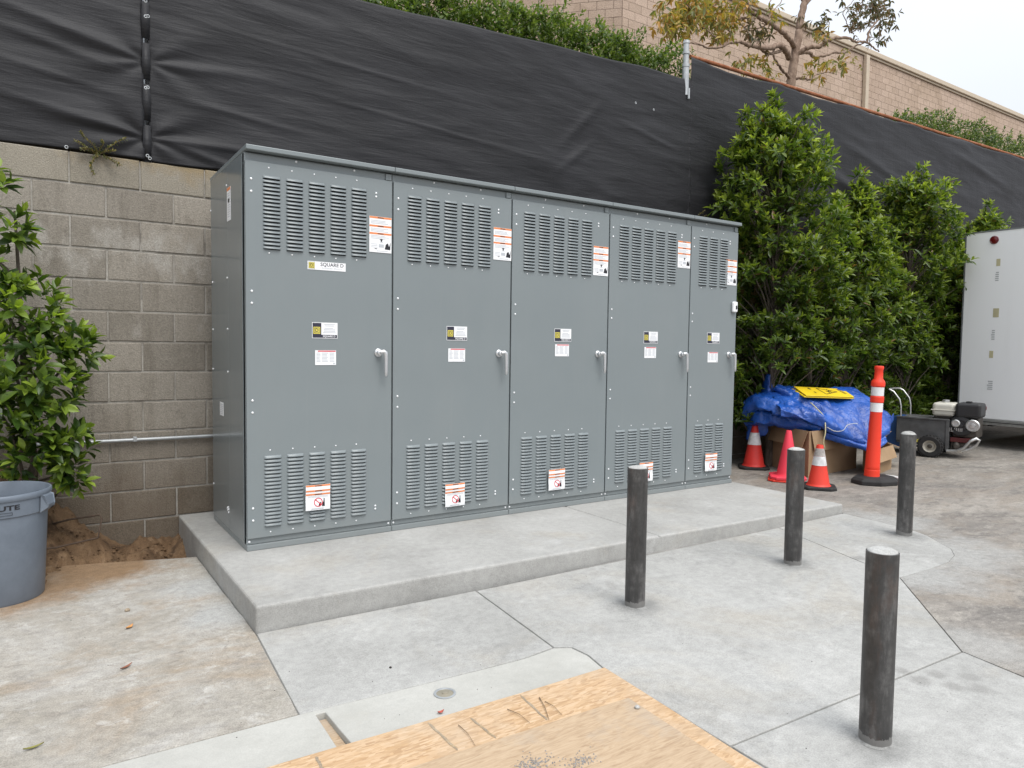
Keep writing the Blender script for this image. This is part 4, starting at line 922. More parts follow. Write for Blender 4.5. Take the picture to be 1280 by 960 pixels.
mm.add([(0.2444 * math.cos(aim + vx * 1.35 / 0.244), 0.2444 * math.sin(aim + vx * 1.35 / 0.244), HB - 0.062 + vy * 0.85) for vx, vy, _ in vs_], fs_)
def arc(a0, a1, z0, z1, rad):
    n = 10
    mm.add([(rad * math.cos(aim + (a0 + (a1 - a0) * i / n)), rad * math.sin(aim + (a0 + (a1 - a0) * i / n)), z) for i in range(n + 1) for z in (z0, z1)], [(2 * i, 2 * i + 2, 2 * i + 3, 2 * i + 1) for i in range(n)])
arc(-0.19, 0.19, HB - 0.0855, HB - 0.0835, 0.2444); arc(-0.19, 0.19, HB - 0.0985, HB - 0.0965, 0.2440); arc(0.182, 0.19, HB - 0.0965, HB - 0.0855, 0.2442); arc(-0.19, -0.182, HB - 0.0965, HB - 0.0855, 0.2442)
mm.build('lettering', M['black_ink'], broot)

# ================================================================== CONES AND POST
def cone_paint(name, col_, dirty):
    t = NT(name); v = t.pos('obj'); n = t.noise(v, 9, 7, 0.7)
    c = t.mix(t.ramp(n, [(0.5, 0), (0.75, dirty)]), col_, (col_[0] * 0.55, col_[1] * 0.6 + 0.02, col_[2] * 0.6 + 0.02))
    sc = t.ramp(t.noise(t.pos('obj', loc=(3, 3, 3)), 30, 6, 0.7), [(0.68, 0), (0.76, dirty)]); c = t.mix(sc, c, (0.40, 0.33, 0.29))
    return t.set(c, 0.5, 0, 0.4)
M['cone_red'] = cone_paint('cone_red', (0.62, 0.036, 0.028), 0.5); M['cone_pink'] = cone_paint('cone_pink', (0.78, 0.052, 0.085), 0.25); M['cone_orange'] = cone_paint('cone_orange', (0.68, 0.046, 0.026), 0.4)
M['post_orange'] = cone_paint('post_orange', (0.80, 0.048, 0.020), 0.1)
M['sleeve'] = simple('reflective_sleeve', (0.60, 0.60, 0.60), 0.45, 0, 0.5, 0.25, 20); M['sleeve_dirty'] = simple('dirty_sleeve', (0.36, 0.33, 0.31), 0.6, 0, 0.4, 0.35, 30)
def sq_base(mm, s_, z0, z1, M4=None, ch=0.05):
    def ringp(q, z): c = ch * q / s_; return [(q - c, -q, z), (q, -q + c, z), (q, q - c, z), (q - c, q, z), (-q + c, q, z), (-q, q - c, z), (-q, -q + c, z), (-q + c, -q, z)]
    vs_ = ringp(s_, z0) + ringp(s_, z1 - 0.006) + ringp(s_ - 0.012, z1); f = [tuple(range(8))[::-1]]
    for r_i in (0, 1): f += [(8 * r_i + i, 8 * r_i + (i + 1) % 8, 8 * r_i + 8 + (i + 1) % 8, 8 * r_i + 8 + i) for i in range(8)]
    f.append(tuple(range(16, 24))); mm.add(vs_, f, M4)
def cone(x, y, h, body, base_mat, label, bands=(), rot=0.0, extra=False, rb=0.108, rt=0.026, s_=0.155):
    z_off = 0.022 if extra else 0.0
    root = tag(empty('traffic_cone', (x, y, G(x) + 0.001), (0, 0, rot)), label, 'traffic cone')
    mm = MB(); sq_base(mm, s_, 0.0 + z_off, 0.028 + z_off); mm.build('base', base_mat, root, bevel=0.003)
    r_at = lambda z: rb + (rt - rb) * (z - 0.028) / (h - 0.028)
    prof = [(rb + 0.012, 0.027 + z_off), (rb + 0.003, 0.034 + z_off), (r_at(0.05), 0.05 + z_off), (r_at(h * 0.5), h * 0.5 + z_off), (rt + 0.001, h - 0.012 + z_off), (rt - 0.003, h - 0.002 + z_off), (rt - 0.009, h + z_off), (rt - 0.011, h - 0.03 + z_off)]
    mm = MB(); mm.lathe(prof, 32, cap0=False, cap1=False); mm.build('cone_body', body, root, smooth=40)
    for za, zb, mt in bands:
        mm = MB(); mm.lathe([(r_at(za) + 0.0005, za + z_off), (r_at(za) + 0.0022, za + 0.001 + z_off), (r_at(zb) + 0.0022, zb - 0.001 + z_off), (r_at(zb) + 0.0005, zb + z_off)], 32, cap0=False, cap1=False); mm.build('reflective_band', mt, root, smooth=40)
    return root
A = at_g(942, 585); cone(A[0], A[1], 0.482, M['cone_red'], M['rubber'], 'red cone with one white band on a black base, next to the narrow cabinet', [(0.255, 0.385, M['sleeve'])], 0.75, rb=0.112)
B0 = at_g(984, 600)
under_c = tag(empty('traffic_cone', (B0[0] - 0.01, B0[1] + 0.005, G(B0[0]) + 0.001), (0, 0, 0.62)), 'orange cone base peeking out under the pink cone stacked on it', 'traffic cone')
mm = MB(); sq_base(mm, 0.168, 0, 0.020); mm.build('base', M['cone_orange'], under_c, bevel=0.003)
mm = MB(); mm.lathe([(0.10, 0.018), (0.085, 0.06), (0.055, 0.22), (0.018, 0.40), (0.012, 0.405)], 20, cap0=False); mm.build('cone_body', M['cone_orange'], under_c, smooth=40)
cone(B0[0], B0[1], 0.468, M['cone_pink'], M['cone_pink'], 'pinkish red cone without bands behind the middle row bollard', [], 0.72, extra=True, rb=0.104, s_=0.165)
A = at_g(1023, 610); cone(A[0], A[1], 0.405, M['cone_orange'], M['rubber'], 'scuffed orange cone with white band and grey worn top by the boxes', [(0.215, 0.30, M['sleeve']), (0.302, 0.372, M['sleeve_dirty'])], 0.65, rb=0.098, rt=0.030, s_=0.150)

A = at_g(1089, 604); DX, DY = A[0], A[1]
droot = tag(empty('delineator_post', (DX, DY, G(DX) + 0.001), (0, 0, -0.30)), 'tall orange delineator post with two white bands on a black rubber base', 'traffic post')
mm = MB(); vs_ = []
for rr, z in ((1.0, 0.0), (1.0, 0.035), (0.9, 0.058), (0.62, 0.072)):
    for k in range(8):
        a = 2 * math.pi * (k + 0.5) / 8; vs_.append((0.245 * rr * math.cos(a) + 0.05, 0.185 * rr * math.sin(a), z))
mm.add(vs_, [tuple(range(8))[::-1], tuple(range(24, 32))] + [(8 * i + k, 8 * i + (k + 1) % 8, 8 * i + 8 + (k + 1) % 8, 8 * i + 8 + k) for i in range(3) for k in range(8)])
mm.build('base', M['rubber'], droot, bevel=0.006)
mm = MB(); mm.add([(0.21, -0.13, 0.004), (0.36, -0.10, 0.004), (0.36, 0.06, 0.004), (0.23, 0.08, 0.004), (0.20, -0.12, 0.066), (0.335, -0.09, 0.05), (0.335, 0.05, 0.05), (0.22, 0.07, 0.066)], [(3, 2, 1, 0), (4, 5, 6, 7), (0, 1, 5, 4), (1, 2, 6, 5), (2, 3, 7, 6), (3, 0, 4, 7)])
mm.build('base_grip', simple('dirty_white_rubber', (0.55, 0.54, 0.53), 0.6), droot, bevel=0.008)
HP = 1.13
prof = [(0.078, 0.065), (0.082, 0.07), (0.080, 0.085), (0.080, 0.13), (0.0775, 0.133), (0.0775, 0.145), (0.079, 0.148), (0.076, 0.17), (0.062, 0.68), (0.0635, 0.69), (0.0635, 0.78), (0.070, 0.785), (0.071, 0.835), (0.0635, 0.842), (0.0635, 0.93), (0.072, 0.938), (0.073, 0.965), (0.067, 0.985), (0.046, 1.01), (0.042, 1.09), (0.048, 1.10), (0.048, HP - 0.006), (0.044, HP), (0.02, HP + 0.001)]
prof = [(r_q * 0.86, z_q) for r_q, z_q in prof]
mm = MB(); mm.lathe(prof, 36, cap0=False); po = mm.build('tube', M['post_orange'], droot, smooth=35); po.rotation_euler = (0.012, 0.024, 0)
for za, zb in ((0.692, 0.778), (0.846, 0.928)):
    mm = MB(); mm.lathe([(0.0562, za), (0.0564, zb)], 36, cap0=False, cap1=False); o = mm.build('reflective_band', simple('white_sheeting', (0.74, 0.74, 0.74), 0.4), droot, smooth=True); o.rotation_euler = (0.012, 0.024, 0)

# ================================================================== BOXES, TARP, SIGN
def card():
    t = NT('cardboard'); v = t.pos('pos'); n = t.noise(v, 3, 6)
    w = t.n('ShaderNodeTexWave'); w.inputs['Scale'].default_value = 60; w.inputs['Distortion'].default_value = 0.5; t.l(v, w.inputs['Vector'])
    c = t.mix(t.ramp(n, [(0.35, 0), (0.65, 1)]), (0.30, 0.20, 0.115), (0.37, 0.255, 0.155)); t.bump(w.outputs['Fac'], 0.05, 0.002)
    return t.set(c, 0.85, 0, 0.2)
M['card'] = card()
def quad_plate(mm, a, b, c, d, th=0.005):
    a, b, c, d = map(Vector, (a, b, c, d)); n = (b - a).cross(d - a).normalized() * th
    mm.add([a, b, c, d, a - n, b - n, c - n, d - n], [(0, 1, 2, 3), (7, 6, 5, 4), (0, 4, 5, 1), (1, 5, 6, 2), (2, 6, 7, 3), (3, 7, 4, 0)])
def carton(c0, c1_, c2_, h, label, flaps):
    c0, c1_, c2_ = Vector((*c0, 0)), Vector((*c1_, 0)), Vector((*c2_, 0)); c3_ = c1_ + c2_ - c0; zb = G(c0.x) + 0.004
    root = tag(empty('cardboard_box', (c0.x, c0.y, zb)), label, 'box'); loc = [Vector((0, 0, 0)), c2_ - c0, c3_ - c0, c1_ - c0]
    H_ = Vector((0, 0, h)); lean = Vector((0, 0, 0))
    mm = MB()
    for i in range(4):
        a, b = loc[i], loc[(i + 1) % 4]; quad_plate(mm, a, b, b + H_, a + H_)
    quad_plate(mm, loc[0], loc[1], loc[2], loc[3])
    mm.build('carton', M['card'], root)
    for i, (out, drop) in flaps.items():
        a, b = loc[i] + H_, loc[(i + 1) % 4] + H_; e = (b - a); nr = Vector((e.y, -e.x, 0)).normalized()
        mm = MB(); quad_plate(mm, a + e * 0.02 + nr * 0.006, b - e * 0.02 + nr * 0.006, b - e * 0.06 + nr * out + Vector((0, 0, drop)), a + e * 0.06 + nr * out + Vector((0, 0, drop)), 0.004); mm.build('flap', M['card'], root)
    return root
P0, P1, P2 = at_g(1010, 597), at_g(960, 581), at_g(1070, 585)
carton(P0[:2], P1[:2], P2[:2], 0.46, 'large brown cardboard box under the blue tarp beside the cones', {3: (0.05, -0.17), 0: (0.03, -0.20)})
P0, P1, P2 = at_g(1090, 596), at_g(1078, 588), at_g(1114, 586)
carton(P0[:2], P1[:2], P2[:2], 0.26, 'smaller open cardboard box behind the orange delineator post', {0: (0.06, -0.12), 1: (0.16, -0.06), 2: (-0.1, 0.12)})
P0 = at_g(1083, 596)

def tarp_mat():
    t = NT('blue_tarp'); v = t.pos('obj'); n = t.noise(v, 3.5, 6, 0.6)
    c = t.mix(t.ramp(n, [(0.35, 0), (0.68, 1)]), (0.006, 0.045, 0.25), (0.020, 0.110, 0.47))
    vo = t.n('ShaderNodeTexVoronoi'); vo.inputs['Scale'].default_value = 8; vo.feature = 'DISTANCE_TO_EDGE'
    wv = t.n('ShaderNodeMix'); wv.data_type = 'VECTOR'
    t.l(t.pos('obj', scale=(1, 1.6, 1.3)), vo.inputs['Vector'])
    cre = t.ramp(vo.outputs['Distance'], [(0.0, 0), (0.12, 1)])
    t.bump(t.math('ADD', t.math('MULTIPLY', cre, 0.12), t.noise(t.pos('obj', scale=(1.5, 1, 0.8), rot=(0, 0.6, 0)), 7, 6, 0.6, 1.4)), 0.65, 0.025)
    return t.set(c, 0.32, 0, 0.55)
M['tarp'] = tarp_mat()
TC = at_g(1027, 588); TX, TY = 5.93, 0.27; TZ = G(TX)
TS = 1.0
troot = tag(empty('blue_tarp', (TX, TY, TZ), (0, 0, math.atan2(CAM_R[0][1], CAM_R[0][0]))), 'crumpled bright blue tarp heaped over cardboard boxes', 'tarp')
# local frame: x right in view, y away, z up
troot.scale = (TS, TS, TS)
def smooth_interp(x, xs_, ys_): return float(np.interp(x, xs_, ys_))
def rnoise(x, y, z): return 1 - 2 * abs(nz(x, y, z))
mm = MB(); nu, nv = 130, 90; vs_ = []
for i in range(nu + 1):
    r = -0.50 + 1.30 * i / nu
    top = smooth_interp(r, [-0.50, -0.35, -0.2, 0.1, 0.3, 0.5, 0.65, 0.78, 0.80], [0.80, 0.86, 0.85, 0.83, 0.87, 0.85, 0.74, 0.58, 0.53])
    low = smooth_interp(r, [-0.50, -0.3, -0.05, 0.15, 0.35, 0.55, 0.80], [0.50, 0.47, 0.38, 0.30, 0.26, 0.36, 0.50])
    fr = smooth_interp(r, [-0.5, 0.0, 0.3, 0.6, 0.8], [-0.28, -0.42, -0.44, -0.36, -0.05])
    ctrl = [(0.40, low + 0.02), (0.42, (top + low) / 2), (0.33, top - 0.03), (0.22, top), (0.0, top * 0.80 + low * 0.20 + 0.01), (fr * 0.6, top * 0.46 + low * 0.54), (fr * 0.95, low + 0.11), (fr, low + 0.04), (fr * 0.93, low), (fr * 0.5, low + 0.015), (0.1, low + 0.02)]
    xs_ = np.linspace(0, 1, len(ctrl)); dy = [c[0] for c in ctrl]; dz = [c[1] for c in ctrl]
    for j in range(nv + 1):
        t_ = j / nv
        s1 = [np.interp(min(1, max(0, t_ + o_)), xs_, dy) for o_ in (-0.045, -0.02, 0, 0.02, 0.045)]; s2 = [np.interp(min(1, max(0, t_ + o_)), xs_, dz) for o_ in (-0.045, -0.02, 0, 0.02, 0.045)]
        y, z = sum(s1) / 5, sum(s2) / 5
        if r > 0.62: y *= 1 - (r - 0.62) * 1.6
        cr_ = 0.036 * rnoise(r * 2.6 + y * 2, y * 3.0 - r, 1) + 0.012 * rnoise(r * 8 + y * 3, y * 8, 4) + 0.02 * nz(r * 2.3, y * 2.5, 8) + 0.005 * rnoise(r * 19, z * 19 + y * 12, 6)
        dgl = (r * 0.62 + (z - 0.6) * 1.1) * 9
        lam_ = max(0.0, min(1.0, (0.35 - r) / 0.5)) * max(0, min(1, (0.1 - y) / 0.25))
        cr_ += 0.075 * lam_ * rnoise(dgl * 0.7, 0.3 * r, 2)
        vs_.append((r, y - cr_ * 0.7, z + cr_ * 0.8))
W_ = nv + 1
mm.add(vs_, [(i * W_ + j, (i + 1) * W_ + j, (i + 1) * W_ + j + 1, i * W_ + j + 1) for i in range(nu) for j in range(nv)])
mm.build('tarp_sheet', M['tarp'], troot, smooth=True)
def fold(points, widths, thick, name='fold', seed=0):
    # a flattened, wrinkled roll of sheet following a line
    pts = [Vector(p) for p in points]; P2_ = []
    for i in range(len(pts) - 1):
        for k in range(7): P2_.append(pts[i].lerp(pts[i + 1], k / 7))
    P2_.append(pts[-1]); n = len(P2_); ws = np.interp(np.linspace(0, 1, n), np.linspace(0, 1, len(widths)), widths); m2 = MB(); vs_ = []; seg = 18
    for it in range(2): P2_ = [P2_[0]] + [(P2_[i - 1] + P2_[i] * 2 + P2_[i + 1]) / 4 for i in range(1, n - 1)] + [P2_[-1]]
    for i, p in enumerate(P2_):
        tg = (P2_[min(i + 1, n - 1)] - P2_[max(0, i - 1)]).normalized(); nrm = Vector((0, -0.8, 0.6)); nrm = (nrm - tg * nrm.dot(tg)).normalized(); sd_ = tg.cross(nrm)
        for k in range(seg):
            a = 2 * math.pi * k / seg; cx, cy = math.cos(a), math.sin(a)
            q = 1 + 0.30 * nz(i * 0.35, a * 1.3, seed) + 0.18 * nz(i * 0.9, a * 3, seed + 5)
            lap = 0.35 * math.sin(a * 3 + seed + i * 0.12)
            vs_.append(p + sd_ * (cx * ws[i] * q) + nrm * (cy * thick * (1 + lap) * q))
    m2.add(vs_, [(i * seg + k, i * seg + (k + 1) % seg, (i + 1) * seg + (k + 1) % seg, (i + 1) * seg + k) for i in range(n - 1) for k in range(seg)] + [tuple(range(seg))[::-1], tuple((n - 1) * seg + k for k in range(seg))])
    return m2.build(name, M['tarp'], troot, smooth=60)
fold([(-0.74, 0.05, 0.58), (-0.66, -0.05, 0.72), (-0.50, -0.14, 0.70), (-0.30, -0.24, 0.58), (-0.10, -0.36, 0.46)], [0.05, 0.09, 0.10, 0.09, 0.05], 0.05, seed=1)
fold([(-0.72, 0.10, 0.50), (-0.62, 0.0, 0.56), (-0.46, -0.12, 0.55), (-0.22, -0.30, 0.46)], [0.06, 0.10, 0.08, 0.04], 0.06, seed=2)
fold([(-0.74, 0.12, 0.66), (-0.62, 0.08, 0.75), (-0.45, 0.0, 0.76), (-0.25, -0.12, 0.68), (0.0, -0.28, 0.54), (0.2, -0.40, 0.38)], [0.04, 0.06, 0.065, 0.06, 0.06, 0.04], 0.04, seed=3)
fold([(-0.42, 0.05, 0.86), (-0.28, -0.03, 0.80), (-0.08, -0.16, 0.70), (0.14, -0.33, 0.52), (0.34, -0.44, 0.36)], [0.04, 0.07, 0.07, 0.07, 0.04], 0.035, seed=4)
fold([(-0.05, -0.36, 0.42), (0.15, -0.42, 0.36), (0.38, -0.44, 0.30), (0.55, -0.37, 0.36)], [0.05, 0.05, 0.06, 0.03], 0.045, seed=5)
fold([(-0.66, 0.10, 0.28), (-0.60, 0.06, 0.42), (-0.55, 0.02, 0.58)], [0.05, 0.10, 0.10], 0.04, seed=6)
# upright ear of the tarp
m2 = MB(); vs_ = []; nE = 10
for i in range(nE + 1):
    t_ = i / nE
    for j in range(9):
        s_ = j / 8; wd = 0.16 * (1 - 0.55 * t_)
        x = -0.50 + (s_ - 0.45) * wd + 0.02 * t_ + 0.015 * nz(t_ * 4, s_ * 4, 2); y = 0.10 - 0.07 * math.sin(s_ * math.pi) + 0.05 * t_ + 0.02 * nz(s_ * 5, t_ * 5, 1); z = 0.70 + 0.31 * t_ - 0.05 * abs(s_ - 0.3) * t_
        vs_.append((x, y, z))
m2.add(vs_, [(i * 9 + j, i * 9 + j + 1, (i + 1) * 9 + j + 1, (i + 1) * 9 + j) for i in range(nE) for j in range(8)])
o = m2.build('corner_flap', M['tarp'], troot, smooth=True); o.modifiers.new('thick', 'SOLIDIFY').thickness = 0.008
# cord on the tarp
M['cord'] = simple('pale_cord', (0.48, 0.45, 0.27), 0.8); M['cord_white'] = simple('white_cord', (0.55, 0.58, 0.60), 0.7)
rc = Matrix.Rotation(math.atan2(CAM_R[0][1], CAM_R[0][0]), 3, 'Z')
def tl(p): q = rc @ (Vector(p) * TS); return Vector((TX, TY, TZ)) + q
def cord(pts, r, mat, label):
    P = [tl(p) for p in pts]; fine = []
    for i in range(len(P) - 1):
        for k in range(4): fine.append(P[i].lerp(P[i + 1], k / 4))
    fine.append(P[-1])
    for it in range(2): fine = [fine[0]] + [(fine[i - 1] + fine[i] * 2 + fine[i + 1]) / 4 for i in range(1, len(fine) - 1)] + [fine[-1]]
    m2 = MB(); m2.tube(fine, r, 6); return tag(m2.build('cord', M[mat], smooth=True), label, 'cord')
cord([(-0.17, -0.26, 0.73), (-0.12, -0.34, 0.66), (-0.09, -0.42, 0.60), (-0.10, -0.47, 0.52), (-0.11, -0.50, 0.44), (-0.13, -0.50, 0.36), (-0.11, -0.50, 0.28)], 0.006, 'cord', 'pale yellow cord hanging down over the tarp front')
cord([(-0.08, -0.46, 0.50), (-0.02, -0.50, 0.46), (0.06, -0.52, 0.47), (0.10, -0.50, 0.53), (0.16, -0.48, 0.54), (0.22, -0.47, 0.54)], 0.004, 'cord_white', 'thin white cord looped across the dark tarp folds')
# yellow floor sign lying on top
M['sign_y'] = simple('yellow_plastic', (0.78, 0.56, 0.02), 0.4, 0, 0.5, 0.06)
sroot = tag(empty('floor_sign', tl((0.07, -0.02, 0.80)), (R(13), R(2), math.atan2(CAM_R[0][1], CAM_R[0][0]) + 0.22)), 'yellow plastic floor warning sign lying folded on the tarp', 'sign')
mm = MB(); mm.add([(-0.34, -0.15, 0), (0.26, -0.14, 0), (0.31, 0.13, 0), (-0.30, 0.15, 0), (-0.34, -0.15, 0.014), (0.26, -0.14, 0.014), (0.31, 0.13, 0.014), (-0.30, 0.15, 0.014)], [(3, 2, 1, 0), (4, 5, 6, 7), (0, 1, 5, 4), (1, 2, 6, 5), (2, 3, 7, 6), (3, 0, 4, 7)]); mm.build('panel', M['sign_y'], sroot, bevel=0.006)
mm = MB(); mm.add([(-0.32, -0.15, 0.017), (0.26, -0.14, 0.017), (0.30, 0.12, 0.030), (-0.28, 0.14, 0.030), (-0.32, -0.15, 0.027), (0.26, -0.14, 0.027), (0.30, 0.12, 0.040), (-0.28, 0.14, 0.040)], [(3, 2, 1, 0), (4, 5, 6, 7), (0, 1, 5, 4), (1, 2, 6, 5), (2, 3, 7, 6), (3, 0, 4, 7)]); mm.build('panel', M['sign_y'], sroot, bevel=0.004)
mm = MB()
def sp(x, y): return (x, y, 0.0275 + 0.013 * (y + 0.145) / 0.27 + 0.0012)
def srect(x0, y0, x1, y1): mm.add([sp(x0, y0), sp(x1, y0), sp(x1, y1), sp(x0, y1)], [(0, 1, 2, 3)])
for (x0, y0, x1, y1) in [(-0.15, 0.05, -0.13, 0.10), (-0.15, -0.06, -0.135, -0.02), (0.06, -0.05, 0.072, 0.07), (0.02, 0.0, 0.06, 0.015), (0.03, -0.06, 0.042, 0.0), (0.072, 0.02, 0.11, 0.035), (0.20, -0.07, 0.21, 0.09), (0.225, -0.05, 0.233, 0.08)]: srect(x0, y0, x1, y1)
for a, b in (((-0.04, -0.09), (0.15, 0.0)), ((0.15, 0.0), (-0.04, 0.10)), ((-0.04, 0.10), (-0.04, -0.09))):
    d = Vector((b[0] - a[0], b[1] - a[1])).normalized(); nn = Vector((-d.y, d.x)) * 0.006
    mm.add([sp(a[0] - nn.x, a[1] - nn.y), sp(b[0] - nn.x, b[1] - nn.y), sp(b[0] + nn.x, b[1] + nn.y), sp(a[0] + nn.x, a[1] + nn.y)], [(0, 1, 2, 3)])
mm.build('print', M['black_ink'], sroot)

# ================================================================== ENGINE MACHINE ON WHEELS
A = at_g(1163, 571); MX, MY = A[0], A[1]
ax = math.atan2(-0.97, 0.24)         # local x = along the machine towards -y, local y = axle, away
mroot = tag(empty('engine_machine', (MX, MY, G(MX)), (0, 0, ax)), 'grey wheeled drain machine with petrol engine and blue hose drum', 'machine')
mroot.scale = (1.0, 0.95, 0.97)
M['steel_grey'] = simple('dull_grey_steel', (0.105, 0.105, 0.105), 0.55, 0.3, 0.5, 0.25, 9, 0.2)
M['tank'] = simple('cream_tank', (0.58, 0.56, 0.49), 0.35, 0, 0.5, 0.05); M['blackpl'] = simple('black_plastic', (0.018, 0.018, 0.019), 0.45, 0, 0.5, 0.2)
M['blue_pl'] = simple('blue_drum', (0.012, 0.06, 0.19), 0.45); M['alu'] = simple('aluminium', (0.55, 0.55, 0.54), 0.4, 0.8, 0.5, 0.15, 20)
M['greasy'] = simple('greasy_iron', (0.075, 0.065, 0.055), 0.5, 0.4, 0.5, 0.5, 18); M['dred'] = simple('dark_red_paint', (0.10, 0.012, 0.012), 0.5)
mm = MB(); mm.box((-0.50, 0.02, 0.17), (0.30, 0.05, 0.47)); mm.box((-0.50, 0.47, 0.17), (0.30, 0.50, 0.47)); mm.box((-0.50, 0.05, 0.435), (0.30, 0.47, 0.465)); mm.box((0.27, 0.05, 0.12), (0.30, 0.47, 0.435)); mm.box((-0.5, 0.05, 0.14), (0.30, 0.47, 0.17)); mm.box((0.255, 0.005, 0.10), (0.305, 0.019, 0.475)); mm.box((-0.50, -0.002, 0.455), (0.30, 0.019, 0.475))
mm.build('frame', M['steel_grey'], mroot, bevel=0.004)
mm = MB(); Rw = Matrix.Rotation(R(90), 4, 'X')
mm.lathe([(0.08, -0.16), (0.19, -0.15), (0.20, -0.10), (0.20, 0.10), (0.19, 0.15), (0.08, 0.16)], 32, Matrix.Translation((-0.50, 0.26, 0.27)) @ Rw); mm.build('hose_drum', M['blue_pl'], mroot, smooth=35)
for vy in (-0.035, 0.555):
    cw = Matrix.Translation((0.0, vy, 0.135)) @ Rw
    mm = MB(); mm.lathe([(0.07, -0.045), (0.115, -0.047), (0.131, -0.036), (0.135, 0), (0.131, 0.036), (0.115, 0.047), (0.07, 0.045)], 40, cw, cap0=False, cap1=False)
    for k in range(22):
        for s_ in (-1, 1):
            q = cw @ Matrix.Rotation(2 * math.pi * (k + 0.25 * s_) / 22, 4, 'Z'); mm.box((0.128, -0.010, 0.004 if s_ > 0 else -0.042), (0.139, 0.010, 0.042 if s_ > 0 else -0.004), q)
    wh = mm.build('tyre', M['rubber'], mroot, smooth=30)
    mm = MB(); mm.lathe([(0.02, 0.022), (0.045, 0.018), (0.052, 0.030), (0.066, 0.043), (0.071, 0.046), (0.073, 0.038), (0.070, -0.04), (0.02, -0.04)], 28, cw, cap1=False); mm.build('rim', simple('dusty_rim', (0.42, 0.39, 0.33), 0.6, 0.2), mroot, smooth=40)
    mm = MB(); mm.lathe([(0.026, 0.018), (0.024, 0.036), (0.016, 0.04), (0.014, 0.05), (0.004, 0.052)], 16, cw); mm.build('hub', M['greasy'], mroot, smooth=40)
# engine
mm = MB(); mm.box((0.02, 0.06, 0.50), (0.36, 0.36, 0.665)); tk = mm.build('fuel_tank', M['tank'], mroot, bevel=0.04, segs=4)
mm = MB(); mm.box((0.008, 0.048, 0.572), (0.372, 0.372, 0.582)); mm.build('tank_seam', M['tank'], mroot, bevel=0.003)
mm = MB(); mm.lathe([(0.038, 0), (0.040, 0.012), (0.038, 0.03), (0.03, 0.034)], 20, Matrix.Translation((0.19, 0.20, 0.664))); mm.build('fuel_cap', M['alu'], mroot, smooth=40)
mm = MB(); mm.box((0.375, 0.02, 0.50), (0.74, 0.36, 0.675)); mm.build('air_cleaner', M['blackpl'], mroot, bevel=0.03, segs=3)
mm = MB(); mm.box((0.50, 0.12, 0.67), (0.58, 0.2, 0.695)); mm.build('cleaner_knob', M['blackpl'], mroot, bevel=0.008)
mm = MB(); mm.box((0.33, 0.08, 0.26), (0.70, 0.38, 0.50)); mm.box((0.04, 0.1, 0.468), (0.34, 0.34, 0.505)); mm.build('engine_block', M['greasy'], mroot, bevel=0.02)
mm = MB(); mm.lathe([(0.125, 0.0), (0.125, 0.03), (0.11, 0.05), (0.07, 0.055), (0.065, 0.045), (0.03, 0.045), (0.025, 0.06), (0.01, 0.062)], 28, Matrix.Translation((0.46, 0.08, 0.40)) @ Rw); mm.build('recoil_cover', M['blackpl'], mroot, smooth=35)
mm = MB(); mm.lathe([(0.07, 0.0), (0.072, 0.035), (0.062, 0.045), (0.058, 0.036), (0.032, 0.036), (0.028, 0.05), (0.008, 0.052)], 24, Matrix.Translation((0.60, 0.05, 0.415)) @ Rw)
mm.lathe([(0.045, 0.05), (0.046, 0.065), (0.035, 0.072), (0.01, 0.07)], 20, Matrix.Translation((0.43, 0.085, 0.43)) @ Rw)
for k in range(8): mm.box((0.365 + 0.018 * k, 0.028, 0.325), (0.372 + 0.018 * k, 0.045, 0.375))
mm.build('engine_castings', M['alu'], mroot, smooth=35)
mm = MB(); mm.box((0.31, 0.06, 0.20), (0.60, 0.42, 0.255)); mm.build('engine_mount', M['dred'], mroot, bevel=0.006)
mm = MB(); mm.box((0.31, 0.10, 0.10), (0.52, 0.40, 0.195)); mm.lathe([(0.05, -0.02), (0.06, 0.02), (0.03, 0.05)], 16, Matrix.Translation((0.40, 0.09, 0.15)) @ Rw); mm.build('gearbox', M['greasy'], mroot, bevel=0.01)
mm = MB(); mm.tube([(0.28, 0.01, 0.09), (0.42, 0.0, 0.10), (0.53, -0.01, 0.14), (0.62, -0.01, 0.235), (0.70, 0.0, 0.27), (0.74, 0.02, 0.25), (0.70, 0.03, 0.19), (0.60, 0.03, 0.13), (0.50, 0.02, 0.10)], 0.019, 10); mm.build('front_bar', M['alu'], mroot, smooth=60)
mm = MB()
for vy in (0.03, 0.49):
    mm.tube([(-0.44, vy, 0.46), (-0.445, vy, 0.60), (-0.47, vy, 0.68), (-0.57, vy, 0.775), (-0.64, vy, 0.80)], 0.013, 10)
mm.tube([(-0.64, 0.03, 0.80), (-0.66, 0.26, 0.805), (-0.64, 0.49, 0.80)], 0.013, 10)
mm.build('push_handle', M['alu'], mroot, smooth=60)
mm = MB(); mm.box((-0.22, 0.0, 0.165), (-0.10, 0.019, 0.20)); mm.build('sticker', M['yellow_ink'], mroot)

for ch in mroot.children:
    nm_ = ch.name.split('.')[0]; me = ch.data
    if nm_ in ('tyre', 'rim', 'hub'): continue
    xs_v = [v.co.x for v in me.vertices]; cx_ = (min(xs_v) + max(xs_v)) / 2
    for v in me.vertices:
        if nm_ in ('recoil_cover', 'fuel_cap', 'hose_drum', 'engine_castings'): v.co.x += cx_ * 0.70 - 0.035 - cx_
        else: v.co.x = v.co.x * 0.70 - 0.035
